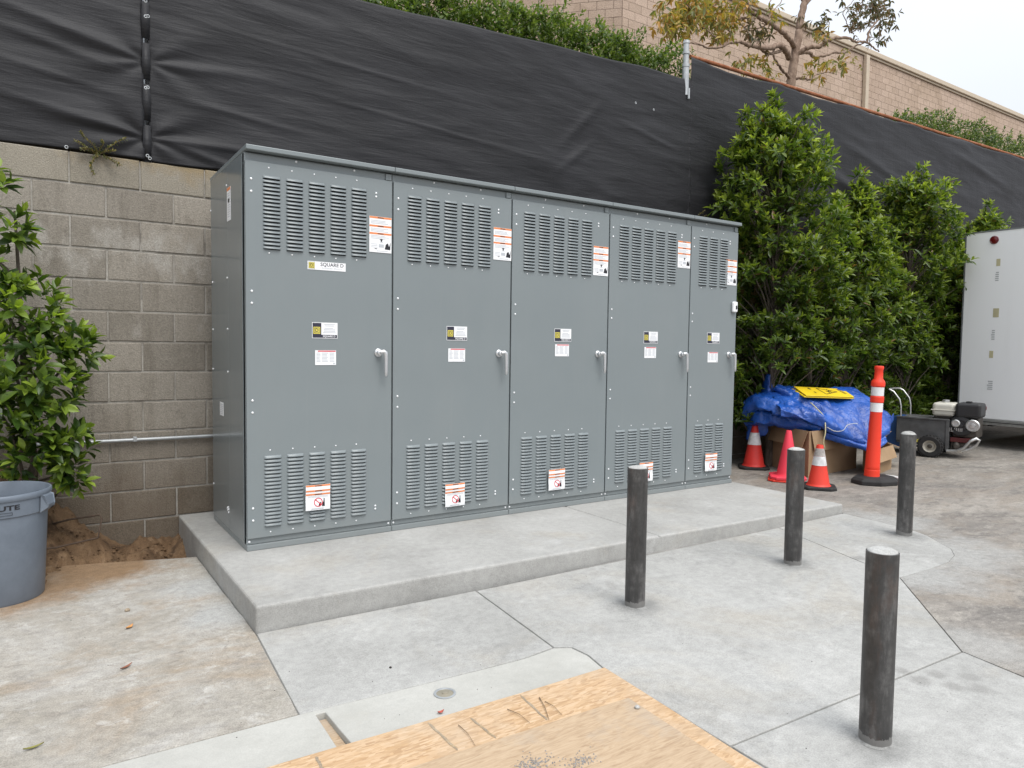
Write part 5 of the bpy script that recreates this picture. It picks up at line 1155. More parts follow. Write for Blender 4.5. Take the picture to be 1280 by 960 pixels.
# ================================================================== TRAILER
TRX = 9.2; YA, YB_, TZ0, TZ1 = 0.345, -1.80, 0.275, 2.765
tr = tag(empty('box_trailer', (TRX, YA, G(TRX))), 'white enclosed box trailer parked beyond the orange post', 'trailer')
INVT = Matrix.Translation((-TRX, -YA, -G(TRX)))
def tpart(mm, name, mat, **k):
    o = mm.build(name, mat, **k); o.parent = tr; o.matrix_parent_inverse = INVT; return o
def trailer_white():
    t = NT('trailer_white'); v = t.pos('pos'); n = t.noise(v, 0.9, 5)
    st = t.ramp(t.noise(t.pos('pos', scale=(1, 1, 0.15)), 6, 6, 0.65), [(0.5, 0), (0.8, 0.25)])
    c = t.mix(st, t.mix(n, (0.83, 0.84, 0.85), (0.86, 0.865, 0.87)), (0.74, 0.74, 0.73)); return t.set(c, 0.3, 0, 0.5)
M['tw'] = trailer_white()
mm = MB(); mm.box((TRX, YB_, 0.36), (TRX + 4.2, YA, TZ1)); tpart(mm, 'box_body', M['tw'], bevel=0.012)
mm = MB(); mm.box((TRX - 0.012, YB_ - 0.005, 0.285), (TRX + 0.08, YA + 0.005, 0.357)); tpart(mm, 'rear_sill', M['alu'], bevel=0.004)
mm = MB(); mm.box((TRX - 0.016, YB_, 0.318), (TRX - 0.012, YA, 0.326)); tpart(mm, 'sill_shade_strip', M['blackpl'])  # raised black strip, the shade of a groove put into its colour
mm = MB(); mm.box((TRX - 0.004, YA - 0.012, 0.36), (TRX - 0.0005, YA + 0.006, TZ1 + 0.004)); mm.box((TRX - 0.004, YB_, TZ1 - 0.014), (TRX - 0.0005, YA - 0.0125, TZ1 + 0.004)); tpart(mm, 'corner_trim', simple('grey_trim', (0.22, 0.23, 0.24), 0.4, 0.4))
M['lamp'] = simple('red_lens', (0.13, 0.006, 0.010), 0.2, 0, 0.6)
Rl = Matrix.Rotation(R(-90), 4, 'Y')
for px, py in ((1243, 300), (1228, 510)):
    q = at_x(px, py, TRX); mm = MB(); mm.lathe([(0.052, 0), (0.052, 0.008), (0.044, 0.014), (0.040, 0.010), (0.02, 0.016), (0.005, 0.017)], 24, Matrix.Translation((TRX - 0.0005, q[1], q[2])) @ Rl, cap0=False); tpart(mm, 'tail_lamp', M['lamp'], smooth=40)
M['tape'] = simple('old_tape', (0.46, 0.42, 0.26), 0.7); M['tapeg'] = simple('grey_residue', (0.42, 0.43, 0.44), 0.7)
for px, py, w, h, mt in ((1248, 328, 4, 8, 'tape'), (1246, 345, 4, 11, 'tapeg'), (1245, 391, 6, 10, 'tape'), (1241, 418, 4, 12, 'tapeg'), (1239, 443, 4, 8, 'tape'), (1237, 481, 6, 11, 'tapeg')):
    q = at_x(px, py, TRX); k = 0.0113; mm = MB()
    if mt == 'tape': mm.box((TRX - 0.0016, q[1] - w * k / 2, q[2] - h * k / 2), (TRX - 0.0004, q[1] + w * k / 2, q[2] + h * k / 2))
    else:
        for s_ in range(5): mm.box((TRX - 0.0016, q[1] - w * k / 2, q[2] - h * k / 2 + s_ * h * k / 5), (TRX - 0.0004, q[1] + w * k / 2 * random.uniform(.4, 1), q[2] - h * k / 2 + (s_ + 0.55) * h * k / 5))
    tpart(mm, 'tape_mark', M[mt])
mm = MB()
for y in (YA - 0.35, YB_ + 0.35): mm.box((TRX + 0.1, y - 0.03, 0.26), (TRX + 5.0, y + 0.03, 0.358))
mm.box((TRX + 2.4, YB_ + 0.1, 0.25), (TRX + 2.5, YA - 0.1, 0.32)); tpart(mm, 'chassis', M['blackpl'])
for y in (YA - 0.14, YB_ + 0.14):
    mm = MB(); mm.lathe([(0.19, -0.09), (0.30, -0.10), (0.325, -0.07), (0.33, 0), (0.325, 0.07), (0.30, 0.10), (0.19, 0.09)], 32, Matrix.Translation((TRX + 2.45, y, G(TRX + 2.45) + 0.33)) @ Rw); tpart(mm, 'wheel', M['rubber'], smooth=35)

# ================================================================== BUILDING BEHIND
BCX, BCY = 10.98, 9.11
bld = tag(empty('block_building', (BCX, BCY, 2.9)), 'large tan block building with cream roof edge behind the fence', 'building')
INVB = Matrix.Translation((-BCX, -BCY, -2.9))
def bpart(mm, name, mat, **k):
    o = mm.build(name, mat, **k); o.parent = bld; o.matrix_parent_inverse = INVB; return o
ROOF = 10.72; LEN = 45.0
ldx, ldy = -0.70, 0.714
mm = MB()
def bq(a, b, z0, z1, inset): mm.add([(a[0], a[1], z0), (b[0], b[1], z0), (b[0], b[1], z1), (a[0], a[1], z1)], [(0, 1, 2, 3)])
i_ = 0.012
bq((BCX + 0.005, BCY + i_), (BCX + LEN, BCY + i_), 2.5, ROOF, 0); bq((BCX + ldx * 22 + i_, BCY + ldy * 22 + i_), (BCX + 0.005, BCY + i_), 2.5, ROOF, 0)
bq((BCX + LEN, BCY + i_), (BCX + LEN, BCY + 22), 2.5, ROOF, 0)
mm.add([(BCX, BCY + 0.02, ROOF - 0.1), (BCX + LEN, BCY + 0.02, ROOF - 0.1), (BCX + LEN, BCY + 22, ROOF - 0.1), (BCX + ldx * 22, BCY + ldy * 22, ROOF - 0.1)], [(0, 1, 2, 3)])
bpart(mm, 'wall', M['bmortar'])
bb = MB(); bb.box((-0.198, 0, -0.0975), (0.198, 0.05, 0.0975)); bbm = bpart(bb, 'wall_block', M['bblock']).data
bpy.data.objects.remove([o for o in bld.children if o.name.startswith('wall_block')][0])
fb = MB(); nb = 0
ang_l = math.atan2(-ldy, -ldx)
def proj_ok(x, y, z):
    d = CAM_R @ (np.array([x, y, z]) - CAM_POS)
    if d[2] < 0.5: return False
    px, py = 640 + FPX * d[0] / d[2], 480 - FPX * d[1] / d[2]; return -20 < px < 1300 and -25 < py < 200
for k in range(26, -1, -1):
    z = ROOF - 0.13 - CH / 2 - CH * (26 - k) - 0.0
    for i in range(0, 108):
        off = 0.2032 + (0.2032 if k % 2 else 0.0)
        x = BCX + 0.008 + off + CW * i
        vis = proj_ok(x, BCY, z)
        if vis and nb < 200 and i < 30:
            link('wall_block', bbm, bld, (x - BCX, 0.0, z - 2.9)); nb += 1
        else:
            hw, hh = 0.198, 0.0975
            fb.add([(x - hw, BCY, z - hh), (x + hw, BCY, z - hh), (x + hw, BCY, z + hh), (x - hw, BCY, z + hh)], [(0, 1, 2, 3)])
nb2 = 0
for k in range(26, -1, -1):
    z = ROOF - 0.13 - CH / 2 - CH * (26 - k)
    for i in range(0, 40):
        off = 0.2032 + (0.2032 if k % 2 else 0.0); s_ = off + CW * i; x, y = BCX - 0.006 + ldx * s_, BCY + ldy * s_
        if proj_ok(x, y, z) and nb2 < 100: link('wall_block', bbm, bld, (x - BCX, y - BCY, z - 2.9), (0, 0, ang_l)); nb2 += 1
        else:
            hw, hh = 0.198, 0.0975
            fb.add([(x + ldx * hw, y + ldy * hw, z - hh), (x - ldx * hw, y - ldy * hw, z - hh), (x - ldx * hw, y - ldy * hw, z + hh), (x + ldx * hw, y + ldy * hw, z + hh)], [(0, 1, 2, 3)])
for k in range(26, -1, -1):
    if k % 2 == 0: continue
    z = ROOF - 0.13 - CH / 2 - CH * (26 - k); hh = 0.0975
    fb.add([(BCX + 0.006, BCY, z - hh), (BCX + 0.206, BCY, z - hh), (BCX + 0.206, BCY, z + hh), (BCX + 0.006, BCY, z + hh)], [(0, 1, 2, 3)])
    fb.add([(BCX + ldx * 0.204, BCY + ldy * 0.204, z - hh), (BCX + ldx * 0.006, BCY + ldy * 0.006, z - hh), (BCX + ldx * 0.006, BCY + ldy * 0.006, z + hh), (BCX + ldx * 0.204, BCY + ldy * 0.204, z + hh)], [(0, 1, 2, 3)])
bpart(fb, 'wall_block_courses', M['bblock_far'], kind='stuff')
mm = MB(); mm.box((BCX - 0.05, BCY - 0.10, ROOF - 0.06), (BCX + LEN, BCY + 0.3, ROOF + 0.10)); mm.box((BCX - 0.04, BCY - 0.05, ROOF - 0.13), (BCX + LEN, BCY - 0.001, ROOF - 0.065))
bpart(mm, 'roof_edge', M['trim'], bevel=0.02)
q = at_y(1083, 90, BCY - 0.08); mm = MB(); mm.box((q[0] - 0.09, BCY - 0.14, 2.9), (q[0] + 0.09, BCY - 0.012, ROOF - 0.135)); bpart(mm, 'downpipe', M['trim'], bevel=0.02)

# ================================================================== LEAVES
LEAF_T = np.array([[0, 0, 0], [0.30, 0.42, 0.10], [0.30, 0, 0], [0.30, -0.42, 0.10], [0.66, 0.40, 0.06], [0.66, 0, -0.03], [0.66, -0.40, 0.06], [1.0, 0, -0.10]])
LEAF_F = [(0, 2, 1), (0, 3, 2), (1, 2, 5, 4), (2, 3, 6, 5), (4, 5, 7), (5, 6, 7)]
def norm(a): return a / (np.linalg.norm(a, axis=1, keepdims=True) + 1e-9)
def leaf_verts(P, D, U, L, W):
    D = norm(D); S = norm(np.cross(D, U)); N_ = np.cross(S, D)
    T = LEAF_T
    return P[:, None, :] + D[:, None, :] * (T[None, :, 0, None] * L[:, None, None]) + S[:, None, :] * (T[None, :, 1, None] * W[:, None, None]) + N_[:, None, :] * (T[None, :, 2, None] * L[:, None, None])
def leaves_object(name, P, D, U, L, W, C, mat, parent=None, kind='stuff', inv=None):
    V = leaf_verts(P, D, U, L, W); n = len(P)
    verts = V.reshape(-1, 3); loops = []; 
    sizes = [len(f) for f in LEAF_F]; flat = np.concatenate([np.array(f) for f in LEAF_F]); nl = len(flat)
    idx = (flat[None, :] + 8 * np.arange(n)[:, None]).ravel()
    tot = np.tile(sizes, n); start = np.concatenate([[0], np.cumsum(tot)[:-1]])
    me = bpy.data.meshes.new(name); me.vertices.add(len(verts)); me.vertices.foreach_set('co', verts.ravel().astype(np.float32))
    me.loops.add(len(idx)); me.loops.foreach_set('vertex_index', idx.astype(np.int32))
    me.polygons.add(len(tot)); me.polygons.foreach_set('loop_start', start.astype(np.int32)); me.polygons.foreach_set('loop_total', tot.astype(np.int32))
    me.update(calc_edges=True)
    ca = me.color_attributes.new('leafcol', 'FLOAT_COLOR', 'POINT'); cc = np.ones((n, 8, 4), np.float32); cc[:, :, :3] = C[:, None, :]
    ca.data.foreach_set('color', cc.ravel())
    me.materials.append(mat); me.polygons.foreach_set('use_smooth', np.ones(len(tot), bool))
    o = bpy.data.objects.new(name, me); COL.objects.link(o)
    if parent is not None:
        o.parent = parent
        o.matrix_parent_inverse = Matrix.Translation(-parent.location)
    if kind: o['kind'] = kind
    return o
def rosettes(P, A, nleaf, L0, W0, old, young, spread=1.0, tip=0.35, tw=0.07):
    """leaf clusters: P cluster bases, A axes -> flat arrays of leaves"""
    n = len(P); A = norm(A)
    ref = np.tile(np.array([[0.13, 0.21, 0.97]]), (n, 1)); X = norm(np.cross(A, ref)); Y = np.cross(A, X)
    k = np.arange(nleaf); ph0 = RNG.uniform(0, 6.28, (n, 1)); ph = ph0 + k[None, :] * 2.4 + RNG.normal(0, 0.25, (n, nleaf))
    s = k[None, :] / max(1, nleaf - 1) + np.zeros((n, 1))
    open_ = (1.25 - 0.85 * s) * spread + RNG.normal(0, 0.16, (n, nleaf))
    rad = X[:, None] * np.cos(ph)[..., None] + Y[:, None] * np.sin(ph)[..., None]
    D = A[:, None] * np.cos(open_)[..., None] + rad * np.sin(open_)[..., None]
    Pp = P[:, None] + A[:, None] * (tw * s)[..., None]
    L = L0 * (1.05 - 0.30 * s) * RNG.uniform(0.75, 1.2, (n, nleaf)); W = L * W0 * RNG.uniform(0.85, 1.15, (n, nleaf))
    U = A[:, None] * 0.8 - D * 0.0 + np.array([0, 0, 0.5]) + RNG.normal(0, 0.22, (n, nleaf, 3))
    yo = np.clip((s - (1 - tip)) / tip, 0, 1)[..., None] * RNG.uniform(0.2, 1.0, (n, 1, 1))
    base = old[RNG.integers(0, len(old), (n, nleaf))] * RNG.uniform(0.75, 1.2, (n, nleaf, 1))
    C = base * (1 - yo) + np.array(young)[None, None] * yo
    f = lambda a: a.reshape(-1, a.shape[-1])
    return f(Pp), f(D), f(U), L.ravel(), W.ravel(), f(C)
OLD = np.array([[0.045, 0.092, 0.015], [0.065, 0.120, 0.018], [0.036, 0.074, 0.015], [0.095, 0.16, 0.022], [0.13, 0.21, 0.03]])
YOUNG = (0.44, 0.53, 0.075)
def column_tree(x, y, ztop, rmax, label, ncl, zbot=0.3, prof=None, seed=0, tips=3, ymin=0.30):
    z0 = G(x); root = tag(empty('ficus_tree', (x, y, z0)), label, 'tree', 'columnar ficus trees along the wall'); rg = np.random.default_rng(seed)
    pr = prof or [(0, 0.75), (0.12, 1.0), (0.45, 1.0), (0.62, 0.9), (0.76, 0.72), (0.88, 0.50), (1.0, 0.22)]
    Pc = []; Ac = []; br = MB()
    def clump(c, rad, k, up=0.6):
        d = norm(rg.normal(0, 1, (k, 3))); d[:, 2] = np.abs(d[:, 2]) * 0.9 - 0.25
        out = np.array([c[0] - x, c[1] - y, 0.0]); out = out / (np.linalg.norm(out) + 1e-6)
        Pc.append(np.array(c) + d * (rad * rg.uniform(0.35, 1.0, k) ** 0.6)[:, None]); Ac.append(d * 0.8 + out * 0.5 + np.array([0, 0, up]) + rg.normal(0, 0.25, (k, 3)))
        br.tube([(0, 0, max(0.3 + 0.2 * rg.uniform(), c[2] - z0 - 0.45 * (ztop - z0) / 3.6)), ((c[0] - x) * 0.5, (c[1] - y) * 0.5, c[2] - z0 - 0.16), (c[0] - x, c[1] - y, c[2] - z0 + rad * 0.5)], [0.010, 0.007, 0.003], 5)
    for q in range(ncl):
        zz = (q + rg.uniform(0, 1)) / ncl; z = zbot + (ztop - 0.35 - zbot) * zz
        th = q * 2.4 + rg.normal(0, 0.5); r = np.interp(zz, [p[0] for p in pr], [p[1] for p in pr]) * rmax * rg.uniform(0.35, 1.25)
        cy = y + r * math.sin(th); cy = min(cy, 1.0); cy = max(cy, (max(ymin, 0.72) if z < 0.98 else ymin + (0.0 if z < 1.9 else -0.22)) + rg.uniform(0, 0.12))
        rad = rg.uniform(0.11, 0.21); clump((x + r * math.cos(th), cy, z), rad, int(5 + 260 * rad * rad))
    for q in range(tips):
        lx, ly = rg.normal(0, rmax * 0.25), rg.normal(0, rmax * 0.15); top = ztop - (0 if q == 0 else rg.uniform(0.12, 0.45))
        if q == 0: lx *= 0.3
        for w_ in range(5): clump((x + lx, y + ly, top - 0.10 - 0.13 * w_), 0.045 + 0.022 * w_, 4 + 2 * w_, 1.0)
    P = np.concatenate(Pc); A = np.concatenate(Ac); P[:, 1] = np.minimum(P[:, 1], 1.12); P[:, 1] = np.where((P[:, 2] < 0.95) & (P[:, 1] < 0.66), 0.66 + RNG.uniform(0, 0.25, len(P)), P[:, 1]); P[:, 1] = np.where((P[:, 2] < 2.0) & (P[:, 1] < ymin - 0.05), ymin - 0.05 + RNG.uniform(0, 0.2, len(P)), P[:, 1])
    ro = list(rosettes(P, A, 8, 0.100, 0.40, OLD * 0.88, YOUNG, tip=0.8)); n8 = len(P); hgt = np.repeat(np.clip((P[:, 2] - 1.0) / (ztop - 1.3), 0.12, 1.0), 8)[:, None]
    basec = OLD[RNG.integers(0, 4, n8 * 8)] * RNG.uniform(0.6, 1.0, (n8 * 8, 1)); ro[5] = ro[5] * (0.25 + 0.75 * hgt) + basec * (0.75 - 0.75 * hgt)  # leaves lower down coloured darker for the shade there, young growth kept high
    brown = RNG.uniform(0, 1, n8 * 8) < 0.012; ro[5][brown] = np.array([0.20, 0.12, 0.05]); ro[3] = ro[3] * RNG.uniform(0.65, 1.2, n8 * 8); ro[4] = ro[4] * RNG.uniform(0.8, 1.1, n8 * 8)
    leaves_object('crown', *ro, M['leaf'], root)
    mm = MB(); lean = (rg.normal(0, 0.05), rg.normal(0, 0.03))
    mm.tube([(0, 0, -0.3), (0.01, 0, 0.3), (lean[0], lean[1], 1.2), (lean[0] * 2, lean[1] * 2, 2.2), (0, 0, ztop - z0 - 0.4)], [0.050, 0.042, 0.034, 0.024, 0.006], 8)
    mm.build('trunk', M['bark'], root, smooth=60)
    br.build('branches', M['bark'], root, smooth=60, kind='stuff')
    return root
column_tree(5.68, 0.66, 3.98, 0.52, 'tallest columnar ficus tree, standing right beside the narrow cabinet', 150, seed=1, prof=[(0, 0.85), (0.12, 1.05), (0.45, 1.05), (0.60, 0.98), (0.70, 0.98), (0.80, 0.80), (0.90, 0.85), (1.0, 0.55)], tips=6)
column_tree(6.45, 0.72, 2.75, 0.50, 'short columnar ficus growing between the tallest one and the slim tipped one', 92, seed=2)
column_tree(7.18, 0.72, 3.36, 0.48, 'slim tipped columnar ficus in the hedge row behind the orange post', 95, seed=3, tips=4)
column_tree(8.62, 0.76, 3.66, 0.55, 'rounded dark ficus tree behind the engine machine', 130, seed=4, ymin=0.5, tips=5, prof=[(0, 0.75), (0.12, 1.0), (0.55, 1.0), (0.72, 0.8), (0.86, 0.78), (1.0, 0.5)])
column_tree(9.80, 0.82, 3.00, 0.42, 'low ficus tree growing close to the trailer corner', 85, seed=5, ymin=0.60)
column_tree(10.85, 0.82, 3.46, 0.46, 'ficus tree with yellow green top showing above the trailer', 85, seed=6, tips=5, ymin=0.62)
column_tree(7.9, 0.80, 2.75, 0.46, 'short bushy ficus tree filling the gap behind the machine handle', 85, seed=8, ymin=0.5)

# left shrub: the leaves that show largest are objects of their own
lx, ly = -1.12, 0.83
sroot = tag(empty('ficus_shrub', (lx, ly, G(lx))), 'leafy green ficus shrub growing behind the trash bin', 'shrub')
limbs = [(-1.20, 0.80, 2.08, 0.08), (-1.15, 0.78, 1.84, 0.10), (-1.22, 0.75, 1.55, 0.17), (-1.08, 0.74, 1.35, 0.22), (-0.94, 0.72, 1.22, 0.17), (-1.12, 0.70, 1.12, 0.25), (-0.99, 0.68, 0.98, 0.20), (-1.20, 0.68, 0.86, 0.25), (-0.93, 0.68, 0.74, 0.16), (-1.12, 0.66, 0.66, 0.20), (-0.84, 0.70, 0.56, 0.10), (-1.0, 0.68, 0.55, 0.15), (-0.79, 0.72, 1.16, 0.08), (-1.5, 0.8, 1.4, 0.3), (-1.5, 0.8, 0.9, 0.32), (-1.4, 0.8, 1.9, 0.22), (-0.84, 0.74, 0.42, 0.07)]
Ps = []; As = []
for cx, cy, cz, rr in limbs:
    k = int(9 + 290 * rr ** 2)
    d = norm(RNG.normal(0, 1, (k, 3))); d[:, 1] = np.where(d[:, 1] > 0.5, -d[:, 1], d[:, 1])
    r_s = rr * RNG.uniform(0.45, 1.0, k) ** 0.5
    Ps.append(np.array([cx, cy, cz]) + d * r_s[:, None]); As.append(d + np.array([0.05, -0.15, 0.65]) + RNG.normal(0, 0.3, (k, 3)))
Ps = np.concatenate(Ps); As = np.concatenate(As); Ps[:, 1] = np.minimum(Ps[:, 1], 1.10)
arr = rosettes(Ps, As, 7, 0.100, 0.46, OLD * 0.95, (0.32, 0.43, 0.055), tip=0.6, tw=0.06)
Pl, Dl, Ul, Ll, Wl, Cl = arr
camd = np.linalg.norm(Pl - CAM_POS, axis=1); pc = (Pl + norm(Dl) * Ll[:, None] * 0.5 - CAM_POS) @ CAM_R.T; pxx = 640 + FPX * pc[:, 0] / pc[:, 2]
vis = (pxx > 2) & (pxx < 160); score = np.where(vis, -camd + RNG.uniform(0, 0.1, len(camd)), -99); big = np.argsort(-score)[:290]; mask = np.zeros(len(Pl), bool); mask[big] = True
leaves_object('crown', Pl[~mask], Dl[~mask], Ul[~mask], Ll[~mask], Wl[~mask], Cl[~mask], M['leaf'], sroot)
Vb = leaf_verts(Pl[mask], Dl[mask], Ul[mask], Ll[mask], Wl[mask]); Cb = Cl[mask]
for q in range(len(Vb)):
    me = bpy.data.meshes.new('leaf'); c = Vb[q][0]; me.from_pydata([tuple(v - c) for v in Vb[q]], [], LEAF_F); me.materials.append(M['leaf'])
    ca = me.color_attributes.new('leafcol', 'FLOAT_COLOR', 'POINT'); ca.data.foreach_set('color', np.tile(np.r_[Cb[q], 1].astype(np.float32), 8)); me.polygons.foreach_set('use_smooth', [True] * 6)
    link('leaf', me, sroot, tuple(c - np.array(sroot.location)))
mm = MB(); mm.tube([(0.02, 0.0, -0.2), (0.05, -0.02, 0.3), (0.10, -0.03, 0.62), (0.06, -0.02, 0.95), (0.05, -0.03, 1.5), (0.03, -0.03, 2.1)], [0.034, 0.030, 0.026, 0.02, 0.013, 0.006], 10); mm.build('trunk', M['bark'], sroot, smooth=60)
br = MB()
for cx, cy, cz, rr in limbs[2:]:
    z0 = max(0.35, cz - 0.35); br.tube([(0.05, -0.02, z0 + 0.14), ((cx - lx) * 0.55 + 0.03, (cy - ly) * 0.5, cz - 0.02), (cx - lx, cy - ly, cz + 0.13)], [0.014, 0.009, 0.005], 6)
br.build('branches', M['bark'], sroot, smooth=60, kind='stuff')

# hedge of vine leaves behind the fence
def hedge(x0, x1, ztop, n, label, seed, y0=1.48, depth=0.9, col_=None, drop=1.1):
    root = tag(empty('vine_hedge', ((x0 + x1) / 2, y0 + depth / 2, 2.9)), label, 'hedge')
    x = RNG.uniform(x0, x1, n); t_ = RNG.uniform(0, 1, n) ** 0.7
    zt = np.array([ztop(q) + 0.10 * nz(q * 2.2, seed) + 0.07 * nz(q * 6, seed + 3) for q in x])
    y = y0 + depth * RNG.uniform(0, 1, n) ** 1.3; bulge = np.sin(np.clip((y - y0) / depth, 0, 1) * math.pi * 0.55 + 0.5)
    z = zt - drop * (1 - t_) * 0.9 - (1 - bulge) * 0.15 + RNG.normal(0, 0.03, n)
    lum = np.array([nz(a * 3.2, b * 3.2, seed + c * 3) for a, b, c in zip(x, y, z)])
    y = y - 0.12 * lum; z = z + 0.05 * lum
    sp = RNG.uniform(0, 1, n) < 0.02; z = z + sp * RNG.uniform(0.03, 0.20, n)
    P = np.c_[x, y, z]; A = np.c_[RNG.normal(0, 0.5, n), -0.5 + RNG.normal(0, 0.4, n), 0.75 + RNG.normal(0, 0.25, n)]
    o_ = col_ if col_ is not None else np.array([[0.075, 0.125, 0.026], [0.09, 0.145, 0.032], [0.055, 0.10, 0.022], [0.12, 0.18, 0.042]])
    arr = rosettes(P, A, 6, 0.062, 0.5, o_, (0.23, 0.29, 0.07), tip=0.5, tw=0.08)
    leaves_object('foliage', *arr, M['leaf_dull'], root)
    mm = MB()
    for q in range(int((x1 - x0) * 2)):
        xx = random.uniform(x0, x1) - root.location.x; mm.tube([(xx, 0, -0.2), (xx + 0.05, -0.05, 0.6), (xx - 0.05, 0, 1.2)], [0.015, 0.012, 0.005], 5)
    mm.build('stems', M['twig'], root, kind='stuff')
hz_l = lambda x: float(np.interp(x, [-3, 0.5, 1.5, 2.47, 3.5, 4.15, 4.8, 5.6], [4.1, 4.22, 4.32, 4.47, 4.54, 4.55, 4.58, 4.56]))
hedge(-0.5, 5.15, hz_l, 7500, 'dense green vine hedge behind the black cloth over the cabinets', 3)
hz_r = lambda x: float(np.interp(x, [8.8, 9.6, 10.4, 11.0, 12.6, 14.2, 18], [4.44, 4.68, 4.88, 4.95, 5.02, 5.05, 5.1]))
hedge(8.6, 17.5, hz_r, 4600, 'loose pale green vine hedge along the rusty rail above the trailer', 7, col_=np.array([[0.06, 0.10, 0.03], [0.085, 0.13, 0.045], [0.05, 0.085, 0.026], [0.13, 0.17, 0.08]]))
hedge(5.3, 8.6, lambda x: 4.40 + 0.10 * nz(x * 2, 2), 900, 'sparse low vine growth under the twisted tree', 9, drop=0.7, col_=np.array([[0.07, 0.10, 0.035], [0.10, 0.12, 0.045], [0.05, 0.08, 0.03]]))

# weeds on the wall coping and above the cabinets
def weed(cx, cy, cz, sticks_, label, col_):
    root = tag(empty('weed', (cx, cy, cz)), label, 'weed'); mm = MB(); Pw = []; Aw = []
    for pts in sticks_:
        mm.tube(pts, 0.0018, 5)
        for i in range(len(pts) - 1):
            for k in range(6):
                a = Vector(pts[i]).lerp(Vector(pts[i + 1]), k / 6); Pw.append((a.x + cx, a.y + cy, a.z + cz)); Aw.append(tuple(Vector(pts[i + 1]) - Vector(pts[i]) + Vector((random.uniform(-.03, .03), -0.03, 0.02))))
    mm.build('stems', M['twig'], root)
    arr = rosettes(np.array(Pw), np.array(Aw), 4, 0.020, 0.55, np.array(col_), (0.34, 0.25, 0.07), tw=0.012)
    leaves_object('foliage', *arr, M['leaf_dull'], root)
WC = at_y(122, 203, 1.165)
weed(WC[0], 1.165, 2.428, [[(0, 0, 0), (-0.02, -0.02, 0.05), (-0.08, -0.03, 0.09), (-0.09, -0.03, 0.12)], [(0.01, 0, 0), (0.06, -0.03, 0.045), (0.11, -0.03, 0.09), (0.16, -0.04, 0.12)], [(0, 0, 0), (-0.06, -0.03, 0.03), (-0.13, -0.03, 0.06)], [(0, 0, 0.01), (0.03, -0.03, 0.06), (0.02, -0.03, 0.08)],
     [(0, 0, 0), (-0.01, -0.035, -0.02), (-0.04, -0.04, -0.08), (-0.03, -0.04, -0.14)], [(0.03, 0, 0.0), (0.07, -0.035, -0.03), (0.13, -0.04, -0.06)], [(0, 0, 0), (-0.05, -0.03, 0.02), (-0.09, -0.035, 0.01)], [(0, 0, 0), (0.05, -0.03, 0.02), (0.1, -0.035, 0.03)]],
     'yellowish weed sprouting from the wall top under the cloth', [[0.12, 0.13, 0.045], [0.18, 0.15, 0.06], [0.09, 0.11, 0.04]])
WC = at_y(866, 266, 1.12)
weed(WC[0], 1.10, 2.42, [[(0, 0, 0), (0.0, 0, 0.14), (0.05, -0.01, 0.22), (0.14, -0.02, 0.28)], [(0.0, 0, 0.1), (0.07, -0.01, 0.19), (0.17, -0.02, 0.23)]], 'small dry weed poking up behind the cabinet roof', [[0.10, 0.10, 0.05], [0.14, 0.12, 0.07]])

# twisted tree behind the fence
TYD = 3.5
def zp(x, y, dy=0.0): return at_y(820 + x * 0.25, y * 0.25, TYD + dy)
base_t = zp(675, 415)
tro = tag(empty('twisted_tree', (base_t[0], TYD, 2.9)), 'twisted brown tree with sparse yellowing leaves behind the fence', 'tree')
TO = np.array([base_t[0], TYD, 2.9])
def limb(mm, pts, r0, r1, dys=None, n=6):
    P = [zp(x, y, (dys[i] if dys else 0.0)) - TO for i, (x, y) in enumerate(pts)]; fine = []
    for i in range(len(P) - 1):
        for k in range(n): fine.append(P[i] + (P[i + 1] - P[i]) * k / n)
    fine.append(P[-1])
    for it in range(3): fine = [fine[0]] + [(fine[i - 1] + 2 * fine[i] + fine[i + 1]) / 4 for i in range(1, len(fine) - 1)] + [fine[-1]]
    for i in range(1, len(fine) - 1): fine[i] = fine[i] + np.array([nz(i * 0.8, x, 1), nz(i * 0.8, x, 2), nz(i * 0.8, y, 3)]) * 0.02
    N_ = len(fine); rad = [(r0 + (r1 - r0) * i / (N_ - 1)) * (1 + 0.12 * nz(i * 0.7, r0 * 100)) for i in range(N_)]
    mm.tube(fine, rad, 10); return fine
mm = MB(); tk = [zp(675, 415) - TO]
mm.tube([(0.02, 0, -0.3), (0.0, 0, 1.5), tuple(zp(668, 440) - TO)], [0.13, 0.11, 0.085], 12)
limb(mm, [(670, 450), (678, 380), (690, 300), (702, 230), (716, 170), (722, 110), (738, 30), (760, -60), (750, -150)], 0.078, 0.05, [0] * 9)
mm.build('trunk', M['bark_tan'], tro, smooth=60)
mm = MB(); tips = []
